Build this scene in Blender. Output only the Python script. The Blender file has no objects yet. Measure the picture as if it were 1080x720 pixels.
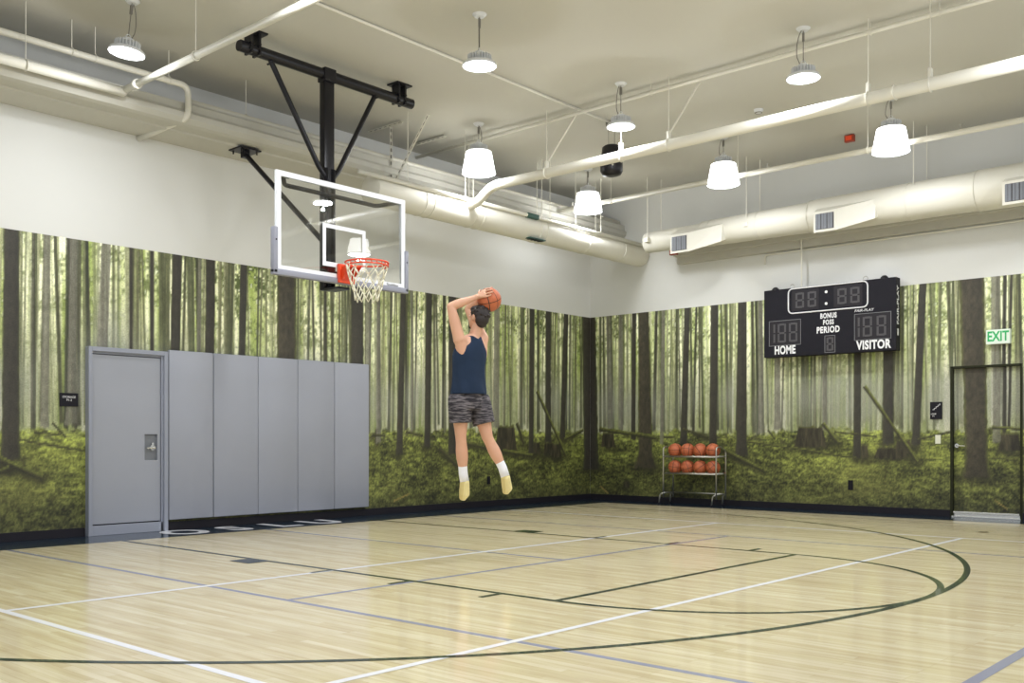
import bpy, bmesh, math, random
import numpy as np
from mathutils import Vector, Matrix
PI = math.pi
C = bpy.context.scene
COL = C.collection
# ---------------------------------------------------------------- camera, world, exposure
cam = bpy.data.cameras.new('camera'); camo = bpy.data.objects.new('camera', cam); COL.objects.link(camo)
cam.sensor_width = 36; cam.lens = 34.797; cam.shift_y = 0.0961
cam.clip_end = 200
camo.location = (-7.093, -10.0425, 1.101); camo.rotation_euler = (PI/2, 0, -0.8452)
C.camera = camo
C.view_settings.view_transform = 'Standard'; C.view_settings.look = 'None'
C.view_settings.gamma = 1; C.view_settings.use_curve_mapping = False
C.view_settings.exposure = 0.15
W = bpy.data.worlds.new('world'); C.world = W; W.use_nodes = True
W.node_tree.nodes['Background'].inputs[0].default_value = (0.86, 0.92, 1.0, 1)
W.node_tree.nodes['Background'].inputs[1].default_value = 0.68  # even ambient fill, let in through the sides left open behind the camera
LAMP_POWER = 30.0
LAMP_SPILL = 11.0
LENS_EMIT = 9.0
SHADE_EMIT = 3.4
# ---------------------------------------------------------------- materials
def srgb(r, g, b):
    f = lambda c: (c/255/12.92) if c/255 <= .04045 else ((c/255+.055)/1.055)**2.4
    return (f(r), f(g), f(b), 1)
def mat(name, col, rough=.5, metal=0, coat=0, spec=.5, emit=None, es=0, noise=0, scale=20, bump=0):
    m = bpy.data.materials.new(name); m.use_nodes = True
    nt = m.node_tree; b = nt.nodes['Principled BSDF']
    b.inputs['Base Color'].default_value = col
    b.inputs['Roughness'].default_value = rough; b.inputs['Metallic'].default_value = metal
    b.inputs['Coat Weight'].default_value = coat; b.inputs['Specular IOR Level'].default_value = spec
    if emit: b.inputs['Emission Color'].default_value = emit; b.inputs['Emission Strength'].default_value = es
    if noise or bump:
        tc = nt.nodes.new('ShaderNodeTexCoord'); n = nt.nodes.new('ShaderNodeTexNoise')
        n.inputs['Scale'].default_value = scale; n.inputs['Detail'].default_value = 6
        nt.links.new(tc.outputs['Object'], n.inputs['Vector'])
        if noise:
            mx = nt.nodes.new('ShaderNodeMix'); mx.data_type = 'RGBA'
            mx.inputs[6].default_value = tuple(c*(1-noise) for c in col[:3])+(1,)
            mx.inputs[7].default_value = tuple(min(1, c*(1+noise)) for c in col[:3])+(1,)
            nt.links.new(n.outputs[0], mx.inputs[0]); nt.links.new(mx.outputs[2], b.inputs['Base Color'])
        if bump:
            bp = nt.nodes.new('ShaderNodeBump'); bp.inputs['Strength'].default_value = bump; bp.inputs['Distance'].default_value = .01
            nt.links.new(n.outputs[0], bp.inputs['Height']); nt.links.new(bp.outputs[0], b.inputs['Normal'])
    return m
M = {}
M['wall'] = mat('wall_paint', srgb(219,219,214), .75, noise=.012, scale=1.5, bump=.03)
M['ceil'] = mat('ceiling_paint', srgb(194,192,182), .8, noise=.02, scale=.8, bump=.03)
M['pipe'] = mat('painted_pipe', srgb(224,221,208), .4)
M['duct'] = mat('painted_duct', srgb(220,217,204), .5, noise=.015, scale=4)
M['base'] = mat('black_rubber', srgb(34,32,38), .5, spec=.2, noise=.1, scale=8)
M['black'] = mat('black_steel', srgb(26,25,30), .32, spec=.35, noise=.15, scale=14)
M['bplate'] = mat('black_matt', srgb(32,31,37), .6, spec=.15, noise=.08, scale=10)
M['pad'] = mat('grey_vinyl', srgb(150,153,163), .45, noise=.025, scale=3, bump=.04)
M['doorgrey'] = mat('grey_door_paint', srgb(152,155,164), .42, noise=.02, scale=2)
M['framegrey'] = mat('grey_frame_paint', srgb(146,150,162), .4, noise=.02, scale=3)
M['recess'] = mat('recess_metal', srgb(120,123,128), .4, .3, noise=.1, scale=30)
M['chrome'] = mat('chrome', srgb(215,215,210), .22, 1)
M['steel'] = mat('brushed_steel', srgb(190,188,180), .3, .9, noise=.05, scale=40)
M['white'] = mat('white_enamel', srgb(232,234,238), .35)
M['wtext'] = mat('white_lettering', srgb(236,236,236), .5)
M['padgrey'] = mat('board_padding', srgb(142,144,156), .5, noise=.03, scale=8)
M['orange'] = mat('orange_enamel', srgb(222,74,36), .35, noise=.06, scale=30)
M['net'] = mat('net_cord', srgb(232,228,205), .8, noise=.05, scale=60)
M['lampbody'] = mat('lamp_body', srgb(222,224,226), .4, .1, noise=.04, scale=20)
M['lens'] = mat('lamp_lens', (1,1,1,1), .4, emit=(1,1,.98,1), es=LENS_EMIT)
M['shade'] = mat('lit_acrylic_shade', srgb(240,240,238), .3, emit=(1,1,.99,1), es=SHADE_EMIT)
M['diffuser'] = mat('shade_diffuser', srgb(235,235,240), .4, emit=(.97,.97,1,1), es=.75)
M['cable'] = mat('cable', srgb(120,116,108), .5)
M['navy'] = mat('navy_floor_paint', srgb(26,44,58), .2, coat=.3, noise=.1, scale=5)
M['green'] = mat('green_floor_paint', srgb(30,52,42), .2, coat=.3, noise=.1, scale=9)
M['fwhite'] = mat('white_floor_paint', srgb(246,246,250), .22, coat=.3)
M['fgrey'] = mat('grey_floor_paint', srgb(150,152,172), .22, coat=.3, noise=.03, scale=8)
M['red'] = mat('red_device', srgb(150,60,36), .4, noise=.08, scale=30)
M['seg'] = mat('dark_segment', srgb(84,82,84), .5, spec=.2)
M['segbox'] = mat('display_tint', srgb(44,42,46), .5, spec=.2)
M['segline'] = mat('display_outline', srgb(120,120,122), .5)
M['exitw'] = mat('exit_face', srgb(225,235,222), .4, emit=srgb(225,240,222), es=.05)
M['exitg'] = mat('exit_green', srgb(40,170,95), .4, emit=srgb(40,190,100), es=.06)
M['dgreen'] = mat('dark_green_tag', srgb(28,74,62), .5)
M['switch'] = mat('ivory_plate', srgb(225,225,205), .4)
M['skin'] = mat('skin', srgb(206,158,130), .5, noise=.06, scale=9)
M['skin'].node_tree.nodes['Principled BSDF'].inputs['Subsurface Weight'].default_value = .05
M['hair'] = mat('dark_hair', srgb(36,28,26), .6, noise=.4, scale=60, bump=.4)
M['tank'] = mat('navy_cloth', srgb(33,47,68), .85, spec=.2, noise=.15, scale=12, bump=.15)
M['sock'] = mat('white_sock', srgb(232,232,238), .85, noise=.04, scale=60, bump=.15)
M['shoe'] = mat('tan_shoe', srgb(205,188,128), .6, noise=.08, scale=25)
M['sole'] = mat('pale_sole', srgb(222,208,150), .6, noise=.05, scale=25)
M['louvre'] = mat('dark_louvre', srgb(70,66,66), .5)
def m_shorts():
    m = mat('patterned_shorts', srgb(50,46,52), .85); nt = m.node_tree; b = nt.nodes['Principled BSDF']
    tc = nt.nodes.new('ShaderNodeTexCoord'); mp = nt.nodes.new('ShaderNodeMapping'); mp.inputs['Scale'].default_value = (5, 5, 30)
    n = nt.nodes.new('ShaderNodeTexNoise'); n.inputs['Scale'].default_value = 2.4; n.inputs['Detail'].default_value = 3
    r = nt.nodes.new('ShaderNodeValToRGB'); r.color_ramp.elements[0].position = .42; r.color_ramp.elements[0].color = srgb(34,31,38)
    r.color_ramp.elements[1].position = .66; r.color_ramp.elements[1].color = srgb(118,112,116)
    nt.links.new(tc.outputs['Object'], mp.inputs[0]); nt.links.new(mp.outputs[0], n.inputs['Vector'])
    nt.links.new(n.outputs[0], r.inputs[0]); nt.links.new(r.outputs[0], b.inputs['Base Color'])
    return m
M['shorts'] = m_shorts()
def m_ball():
    # orange leather with black seams drawn from the ball's own coordinates
    m = mat('basketball_leather', srgb(196,98,58), .55); nt = m.node_tree; b = nt.nodes['Principled BSDF']; L = nt.links
    tc = nt.nodes.new('ShaderNodeTexCoord'); sp = nt.nodes.new('ShaderNodeSeparateXYZ'); L.new(tc.outputs['Object'], sp.inputs[0])
    def mth(op, a, b_=None):
        n = nt.nodes.new('ShaderNodeMath'); n.operation = op
        for i, v in enumerate((a, b_)):
            if v is None: continue
            if isinstance(v, (int, float)): n.inputs[i].default_value = v
            else: L.new(v, n.inputs[i])
        return n.outputs[0]
    X, Y_, Z = sp.outputs
    ax, ay, az = mth('ABSOLUTE', X), mth('ABSOLUTE', Y_), mth('ABSOLUTE', Z)
    x2 = mth('MULTIPLY', X, X); curve = mth('ABSOLUTE', mth('SUBTRACT', ay, mth('ADD', mth('MULTIPLY', x2, -4.5), .085)))
    d = mth('MINIMUM', mth('MINIMUM', ax, az), curve)
    k = mth('LESS_THAN', d, .0034)
    n = nt.nodes.new('ShaderNodeTexNoise'); n.inputs['Scale'].default_value = 30; L.new(tc.outputs['Object'], n.inputs['Vector'])
    c0 = nt.nodes.new('ShaderNodeMix'); c0.data_type = 'RGBA'; c0.inputs[6].default_value = srgb(160,80,48); c0.inputs[7].default_value = srgb(198,110,68)
    L.new(n.outputs[0], c0.inputs[0])
    c1 = nt.nodes.new('ShaderNodeMix'); c1.data_type = 'RGBA'; c1.inputs[7].default_value = srgb(46,26,22)
    L.new(k, c1.inputs[0]); L.new(c0.outputs[2], c1.inputs[6]); L.new(c1.outputs[2], b.inputs['Base Color'])
    return m
M['ball'] = m_ball()
def m_glass():
    m = bpy.data.materials.new('clear_glass'); m.use_nodes = True; nt = m.node_tree; nt.nodes.clear()
    o = nt.nodes.new('ShaderNodeOutputMaterial'); mx = nt.nodes.new('ShaderNodeMixShader')
    t = nt.nodes.new('ShaderNodeBsdfTransparent'); t.inputs[0].default_value = (.985,.992,.985,1)
    g = nt.nodes.new('ShaderNodeBsdfGlossy'); g.inputs['Roughness'].default_value = .01
    f = nt.nodes.new('ShaderNodeFresnel'); f.inputs[0].default_value = 1.45
    nt.links.new(f.outputs[0], mx.inputs[0]); nt.links.new(t.outputs[0], mx.inputs[1]); nt.links.new(g.outputs[0], mx.inputs[2])
    nt.links.new(mx.outputs[0], o.inputs[0]); return m
M['glass'] = m_glass()
def m_floor():
    m = mat('maple_boards', srgb(220,200,155), .17, coat=.25); nt = m.node_tree; b = nt.nodes['Principled BSDF']; L = nt.links
    b.inputs['Coat Roughness'].default_value = .06
    tc = nt.nodes.new('ShaderNodeTexCoord'); mp = nt.nodes.new('ShaderNodeMapping'); mp.inputs['Rotation'].default_value = (0, 0, PI/2)
    L.new(tc.outputs['Object'], mp.inputs[0])
    br = nt.nodes.new('ShaderNodeTexBrick'); br.offset = .37; br.offset_frequency = 3
    br.inputs['Scale'].default_value = 1; br.inputs['Brick Width'].default_value = .93; br.inputs['Row Height'].default_value = .057
    br.inputs['Mortar Size'].default_value = .0008; br.inputs['Mortar Smooth'].default_value = .3; br.inputs['Bias'].default_value = -.1
    br.inputs['Color1'].default_value = srgb(231,220,186); br.inputs['Color2'].default_value = srgb(214,199,158); br.inputs['Mortar'].default_value = srgb(178,152,108)
    L.new(mp.outputs[0], br.inputs[0])
    mp2 = nt.nodes.new('ShaderNodeMapping'); mp2.inputs['Scale'].default_value = (14, .9, 1); L.new(tc.outputs['Object'], mp2.inputs[0])
    n = nt.nodes.new('ShaderNodeTexNoise'); n.inputs['Scale'].default_value = 1.6; n.inputs['Detail'].default_value = 5; L.new(mp2.outputs[0], n.inputs['Vector'])
    rr = nt.nodes.new('ShaderNodeValToRGB'); rr.color_ramp.elements[0].position = .3; rr.color_ramp.elements[0].color = (.80,.74,.66,1)
    rr.color_ramp.elements[1].position = .62; rr.color_ramp.elements[1].color = (1.03,1.03,1.03,1); L.new(n.outputs[0], rr.inputs[0])
    mx = nt.nodes.new('ShaderNodeMix'); mx.data_type = 'RGBA'; mx.blend_type = 'MULTIPLY'; mx.inputs[0].default_value = .8
    L.new(br.outputs[0], mx.inputs[6]); L.new(rr.outputs[0], mx.inputs[7]); L.new(mx.outputs[2], b.inputs['Base Color'])
    return m
M['floor'] = m_floor()
def m_attr():
    m = bpy.data.materials.new('printed_forest'); m.use_nodes = True; nt = m.node_tree; b = nt.nodes['Principled BSDF']
    a = nt.nodes.new('ShaderNodeVertexColor'); a.layer_name = 'Col'
    tc = nt.nodes.new('ShaderNodeTexCoord'); n = nt.nodes.new('ShaderNodeTexNoise'); n.inputs['Scale'].default_value = 70; n.inputs['Detail'].default_value = 4
    nt.links.new(tc.outputs['Object'], n.inputs['Vector'])
    rr = nt.nodes.new('ShaderNodeValToRGB'); rr.color_ramp.elements[0].position = .3; rr.color_ramp.elements[0].color = (.74,.74,.74,1)
    rr.color_ramp.elements[1].position = .7; rr.color_ramp.elements[1].color = (1.24,1.24,1.24,1); nt.links.new(n.outputs[0], rr.inputs[0])
    mx = nt.nodes.new('ShaderNodeMix'); mx.data_type = 'RGBA'; mx.blend_type = 'MULTIPLY'; mx.inputs[0].default_value = 1
    nt.links.new(a.outputs[0], mx.inputs[6]); nt.links.new(rr.outputs[0], mx.inputs[7]); nt.links.new(mx.outputs[2], b.inputs['Base Color'])
    b.inputs['Roughness'].default_value = .6; return m
M['forest'] = m_attr()
# ---------------------------------------------------------------- helpers
def obj(name, bm, m, parent=None, smooth=False):
    me = bpy.data.meshes.new(name)
    if isinstance(bm, bmesh.types.BMesh):
        bmesh.ops.recalc_face_normals(bm, faces=bm.faces[:])
        bm.to_mesh(me); bm.free()
    if smooth:
        for p in me.polygons: p.use_smooth = True
    me.materials.append(m)
    o = bpy.data.objects.new(name, me); COL.objects.link(o)
    if parent is not None: o.parent = parent
    if smooth == 'auto':
        for p in me.polygons: p.use_smooth = True
        e = o.modifiers.new('split', 'EDGE_SPLIT'); e.split_angle = math.radians(40)
    return o
def tag(o, label, cat, group=None):
    o['label'] = label; o['category'] = cat
    if group: o['group'] = group
    return o
def thing(name, label, cat, loc=(0,0,0), rz=0, group=None):
    o = bpy.data.objects.new(name, None); COL.objects.link(o); o.location = loc; o.rotation_euler = (0,0,rz)
    return tag(o, label, cat, group)
def struct(o): o['kind'] = 'structure'; return o
def box(bm, a, b, mtx=None, bev=0):
    a = Vector(a); b = Vector(b)
    r = bmesh.ops.create_cube(bm, size=1)
    vs = r['verts']
    c = (a+b)/2; s = b-a
    for v in vs: v.co = Vector((v.co.x*s.x+c.x, v.co.y*s.y+c.y, v.co.z*s.z+c.z))
    if bev:
        es = list({e for v in vs for e in v.link_edges})
        g = bmesh.ops.bevel(bm, geom=es, offset=bev, segments=2, affect='EDGES', profile=.5)
        vs = list({v for f in g['faces'] for v in f.verts} | {v for v in vs if v.is_valid})
    if mtx is not None:
        for v in vs: v.co = mtx @ v.co
    return bm
def B(): return bmesh.new()
def bx(a, b, bev=0): return box(B(), a, b, None, bev)
def frame_at(d):
    d = d.normalized(); up = Vector((0,0,1)) if abs(d.z) < .95 else Vector((1,0,0))
    u = d.cross(up).normalized(); v = u.cross(d).normalized(); return u, v
def tube(bm, pts, r, n=12, cap=True, closed=False):
    pts = [Vector(p) for p in pts]; rs = r if isinstance(r, (list, tuple)) else [r]*len(pts)
    rings = []; N = len(pts); u = None
    for i, p in enumerate(pts):
        if closed: d = pts[(i+1) % N]-pts[i-1]
        elif i == 0: d = pts[1]-p
        elif i == N-1: d = p-pts[-2]
        else: d = (pts[i+1]-p).normalized()+(p-pts[i-1]).normalized()
        d.normalize()
        if u is None: u, v = frame_at(d)
        else:
            u = (u-d*u.dot(d)).normalized(); v = u.cross(d).normalized()
        k = 1
        if 0 < i < N-1 and not closed:
            c = (pts[i+1]-p).normalized().dot(d); k = 1/max(.5, c)
        rings.append([bm.verts.new(p+(u*math.cos(2*PI*j/n)+v*math.sin(2*PI*j/n))*rs[i]*k) for j in range(n)])
    rng = range(N if closed else N-1)
    for i in rng:
        a, b = rings[i], rings[(i+1) % N]
        for j in range(n): bm.faces.new((a[j], a[(j+1) % n], b[(j+1) % n], b[j]))
    if cap and not closed:
        bm.faces.new(rings[0][::-1]); bm.faces.new(rings[-1])
    return bm
def tb(pts, r, n=12): return tube(B(), pts, r, n)
def bend(pts, r, k=6):
    pts = [Vector(p) for p in pts]; out = [pts[0]]
    for i in range(1, len(pts)-1):
        a, p, c = pts[i-1], pts[i], pts[i+1]
        u = (a-p).normalized(); w = (c-p).normalized(); s = p+u*r; e = p+w*r
        for q in range(k+1):
            t = q/k; out.append(s*(1-t)**2+p*2*t*(1-t)+e*t*t)
    out.append(pts[-1]); return out
def lathe(bm, prof, n=32, c=(0,0,0), cap=False):
    c = Vector(c); rings = []
    for r, z in prof: rings.append([bm.verts.new(c+Vector((r*math.cos(2*PI*j/n), r*math.sin(2*PI*j/n), z))) for j in range(n)])
    for a, b in zip(rings, rings[1:]):
        for j in range(n): bm.faces.new((a[j], a[(j+1) % n], b[(j+1) % n], b[j]))
    if cap: bm.faces.new(rings[0][::-1]); bm.faces.new(rings[-1])
    return bm
def quad(bm, pts):
    bm.faces.new([bm.verts.new(p) for p in pts]); return bm
def sphere(r=1, seg=28, rings=18, c=(0,0,0)):
    bm = B(); bmesh.ops.create_uvsphere(bm, u_segments=seg, v_segments=rings, radius=r)
    for v in bm.verts: v.co += Vector(c)
    return bm
def text(name, s, size, mtx, m, parent, sx=1, ext=.002, off=0, align='CENTER', spacing=1):
    cu = bpy.data.curves.new(name, 'FONT'); cu.body = s; cu.size = size; cu.extrude = ext; cu.offset = off
    cu.align_x = align; cu.align_y = 'CENTER'; cu.space_character = spacing; cu.resolution_u = 4
    t = bpy.data.objects.new('tmp', cu); COL.objects.link(t)
    dg = bpy.context.evaluated_depsgraph_get(); me = bpy.data.meshes.new_from_object(t.evaluated_get(dg))
    bpy.data.objects.remove(t); me.transform(mtx @ Matrix.Diagonal((sx, 1, 1, 1))); me.materials.clear(); me.materials.append(m); me.name = name
    o = bpy.data.objects.new(name, me); COL.objects.link(o)
    if parent is not None: o.parent = parent
    return o
# orientation of flat writing: on the left wall (reads along +x, faces -y) and on the right wall (reads along -y, faces -x)
def on_left(x, y, z): return Matrix.Translation((x, y, z)) @ Matrix.Rotation(PI/2, 4, 'X')
def on_right(x, y, z): return Matrix.Translation((x, y, z)) @ Matrix.Rotation(-PI/2, 4, 'Z') @ Matrix.Rotation(PI/2, 4, 'X')
def copy_tree(o, parent=None):
    c = o.copy(); COL.objects.link(c); c.parent = parent
    for ch in list(o.children): copy_tree(ch, c)
    return c
YW, XW, CZ = 1.12, 7.69, 5.5
Y0, X0 = -12.5, -9.5       # how far floor and walls run towards and past the camera
# ================================================================ the room
floor = struct(obj('floor', bx((X0, Y0, -.1), (XW+.2, YW+.2, 0)), M['floor']))
struct(obj('wall_left', bx((X0, YW, 0), (XW+.2, YW+.2, CZ)), M['wall']))
# wall_right has the recess of the exit door
DY0, DY1, DZ = -6.26, -5.35, 2.13
bm = B()
box(bm, (XW, DY1, 0), (XW+.2, YW, CZ)); box(bm, (XW, Y0, 0), (XW+.2, DY0, CZ)); box(bm, (XW, DY0, DZ), (XW+.2, DY1, CZ)); box(bm, (XW+.13, DY0, 0), (XW+.2, DY1, DZ))
struct(obj('wall_right', bm, M['wall']))
struct(obj('ceiling', bx((X0, Y0, CZ), (XW+.2, YW+.2, CZ+.15)), M['ceil']))
# stepped soffits below the ceiling
bm = B()
prof = [(1.12, 4.72), (.62, 4.72), (.60, 4.74), (.42, 4.74), (.36, 4.755), (.31, 4.80), (.30, 4.86), (.34, 4.90), (.34, 4.98), (.62, 4.98), (.62, 5.06), (1.12, 5.06)]
a = [bm.verts.new((X0, y, z)) for y, z in prof]; b = [bm.verts.new((XW, y, z)) for y, z in prof]
for i in range(len(prof)): j = (i+1) % len(prof); bm.faces.new((a[i], a[j], b[j], b[i]))
bm.faces.new(a); bm.faces.new(b[::-1])
struct(obj('trim_1', bm, M['ceil']))
bm = B()
prof = [(7.69, 4.13), (7.56, 4.13), (7.56, 4.24), (7.44, 4.24), (7.44, 4.33), (7.25, 4.33), (7.25, 4.62), (7.69, 4.62)]
a = [bm.verts.new((x, -.85, z)) for x, z in prof]; b = [bm.verts.new((x, Y0, z)) for x, z in prof]
for i in range(len(prof)): j = (i+1) % len(prof); bm.faces.new((a[i], a[j], b[j], b[i]))
bm.faces.new(a); bm.faces.new(b[::-1])
struct(obj('trim_2', bm, M['ceil']))
# rubber bases
struct(obj('baseboard_left', bx((X0, YW-.015, 0), (-1.87, YW, .1), .003), M['base']))
struct(obj('baseboard_back', bx((-.88, YW-.015, 0), (XW, YW, .1), .003), M['base']))
struct(obj('baseboard_right', bx((XW-.015, DY1+.02, 0), (XW, YW, .1), .003), M['base']))
struct(obj('baseboard_front', bx((XW-.015, Y0, 0), (XW, DY0-.02, .1), .003), M['base']))

# ---------------------------------------------------------------- the printed forest
# measured shapes of the printed forest: s runs along the left wall, then along the right wall
TR=[
(-2.674,0.080,-2.684,0.095,0.90,1.15,0),(-2.290,0.035,-2.321,0.040,1.25,1.30,1),(-1.993,0.044,-2.026,0.050,1.29,1.50,1),(-1.617,0.055,-1.707,0.072,1.20,1.10,1),(-0.715,0.065,-0.778,0.065,1.03,1.10,0),(-0.403,0.026,-0.443,0.028,1.21,1.00,1),(-0.257,0.070,-0.284,0.065,1.03,1.10,0),(0.228,0.056,0.171,0.049,1.02,1.00,0),(0.894,0.150,0.894,0.165,0.77,1.20,2),(2.108,0.117,2.126,0.127,0.88,1.30,0),(3.017,0.057,2.931,0.062,0.90,1.20,0),(3.550,0.070,3.509,0.063,1.01,1.20,0),(4.059,0.088,4.059,0.088,0.89,1.20,0),(5.109,0.069,5.086,0.072,1.32,1.10,1),(6.013,0.065,5.988,0.063,0.87,1.30,0),(6.454,0.074,6.454,0.081,1.08,1.20,0),(6.966,0.070,6.856,0.068,1.13,1.30,0),(7.632,0.188,7.690,0.195,0.57,1.25,0),(8.681,0.047,8.661,0.045,1.13,1.20,0),(8.885,0.110,8.926,0.160,0.61,1.80,2),(9.785,0.057,9.709,0.067,1.03,1.20,0),(10.321,0.076,10.285,0.072,0.97,1.10,0),(10.836,0.081,10.819,0.102,0.85,1.30,0),(12.789,0.056,12.774,0.060,0.84,1.20,0),(13.251,0.077,13.251,0.084,1.05,1.10,0),(13.756,0.056,13.654,0.056,1.04,1.30,0),(14.430,0.169,14.481,0.150,0.58,1.35,2),(14.743,0.060,14.743,0.048,1.08,1.20,1),(14.865,0.024,14.841,0.024,1.22,1.00,0),(14.950,0.018,14.902,0.018,1.28,1.00,0),(-1.316,0.022,-1.316,0.022,1.26,1.00,0),(-1.051,0.024,-1.051,0.024,1.26,1.00,0),(2.321,0.045,2.321,0.045,1.22,1.00,1),(2.520,0.036,2.520,0.045,1.07,1.10,1),(3.182,0.028,3.182,0.028,1.23,1.00,1),(8.115,0.055,8.158,0.052,1.31,1.00,1),(8.391,0.042,8.391,0.052,1.30,1.00,1),(9.304,0.038,9.264,0.038,1.03,1.00,1),(12.261,0.040,12.261,0.040,1.27,1.00,1),(11.463,0.040,11.463,0.056,1.28,1.20,1),(11.162,0.040,11.179,0.051,1.22,1.30,1),]
LG=[(-2.791,0.895,-2.342,0.689,0.036,1),(-2.791,0.763,-2.694,0.812,0.024,1),(-2.595,1.109,-1.862,0.979,0.010,0),(-2.434,1.193,-2.164,1.162,0.010,0),(-2.238,1.299,-2.079,1.131,0.010,0),(3.765,0.979,4.166,0.703,0.037,0),(4.339,1.052,5.016,0.955,0.022,0),(5.251,0.922,6.039,0.833,0.035,1),(6.141,1.959,6.966,0.822,0.039,1),(6.911,1.114,7.473,1.290,0.029,1),(7.899,1.308,9.146,1.147,0.042,1),(9.304,1.147,9.537,1.163,0.019,0),(10.519,0.923,11.196,0.618,0.040,1),(10.923,1.082,12.760,0.837,0.015,1),(12.892,1.918,13.681,0.792,0.029,1),(13.681,1.112,14.134,1.220,0.015,0),(14.681,1.283,15.070,1.254,0.019,1),(14.681,0.846,15.010,0.837,0.013,1),(14.718,0.265,14.890,0.141,0.006,3),(7.921,0.255,8.115,0.121,0.011,3),(5.613,1.389,5.811,1.032,0.038,0),(12.230,1.364,12.475,1.068,0.031,1),(2.817,0.189,3.143,0.290,0.009,3),(2.393,1.181,2.649,1.168,0.020,0),(3.065,1.227,3.419,1.171,0.018,0),(9.690,1.294,10.157,1.162,0.022,0),(11.297,1.267,11.430,1.113,0.014,0),(12.414,1.230,13.080,1.155,0.014,0),(8.072,0.765,8.391,0.752,0.012,1),]
ST=[(5.063,5.613,0.919,1.366),(6.039,6.244,0.864,1.097),(6.322,6.667,0.826,1.080),(7.942,8.264,0.976,1.255),(11.757,12.292,0.994,1.339),(12.833,12.950,0.839,1.054),(13.037,13.544,0.832,1.012),(14.767,15.058,0.955,1.217),(8.453,8.578,0.241,0.392),(6.560,6.829,0.790,1.063),(13.350,13.599,0.903,1.126),(2.447,2.538,1.070,1.293),]

def hash2(ix, iy, seed):
    n = (ix.astype(np.int64)*374761393 + iy.astype(np.int64)*668265263 + seed*1442695041) & 0xFFFFFFFF
    n = ((n ^ (n >> 13))*1274126177) & 0xFFFFFFFF
    return ((n ^ (n >> 16)) & 0xFFFF)/65535.0
def vn(x, y, seed):
    ix = np.floor(x); iy = np.floor(y); fx = x-ix; fy = y-iy; fx = fx*fx*(3-2*fx); fy = fy*fy*(3-2*fy)
    a = hash2(ix, iy, seed); b = hash2(ix+1, iy, seed); c = hash2(ix, iy+1, seed); d = hash2(ix+1, iy+1, seed)
    return (a*(1-fx)+b*fx)*(1-fy)+(c*(1-fx)+d*fx)*fy
def fbm(x, y, seed, o=4):
    t = 0; w = 1; s = 0
    for i in range(o): t = t+w*vn(x*2**i, y*2**i, seed+i*17); s += w; w *= .55
    return t/s
def lin(c): c = np.asarray(c, float)/255; return np.where(c <= .04045, c/12.92, ((c+.055)/1.055)**2.4)
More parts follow.
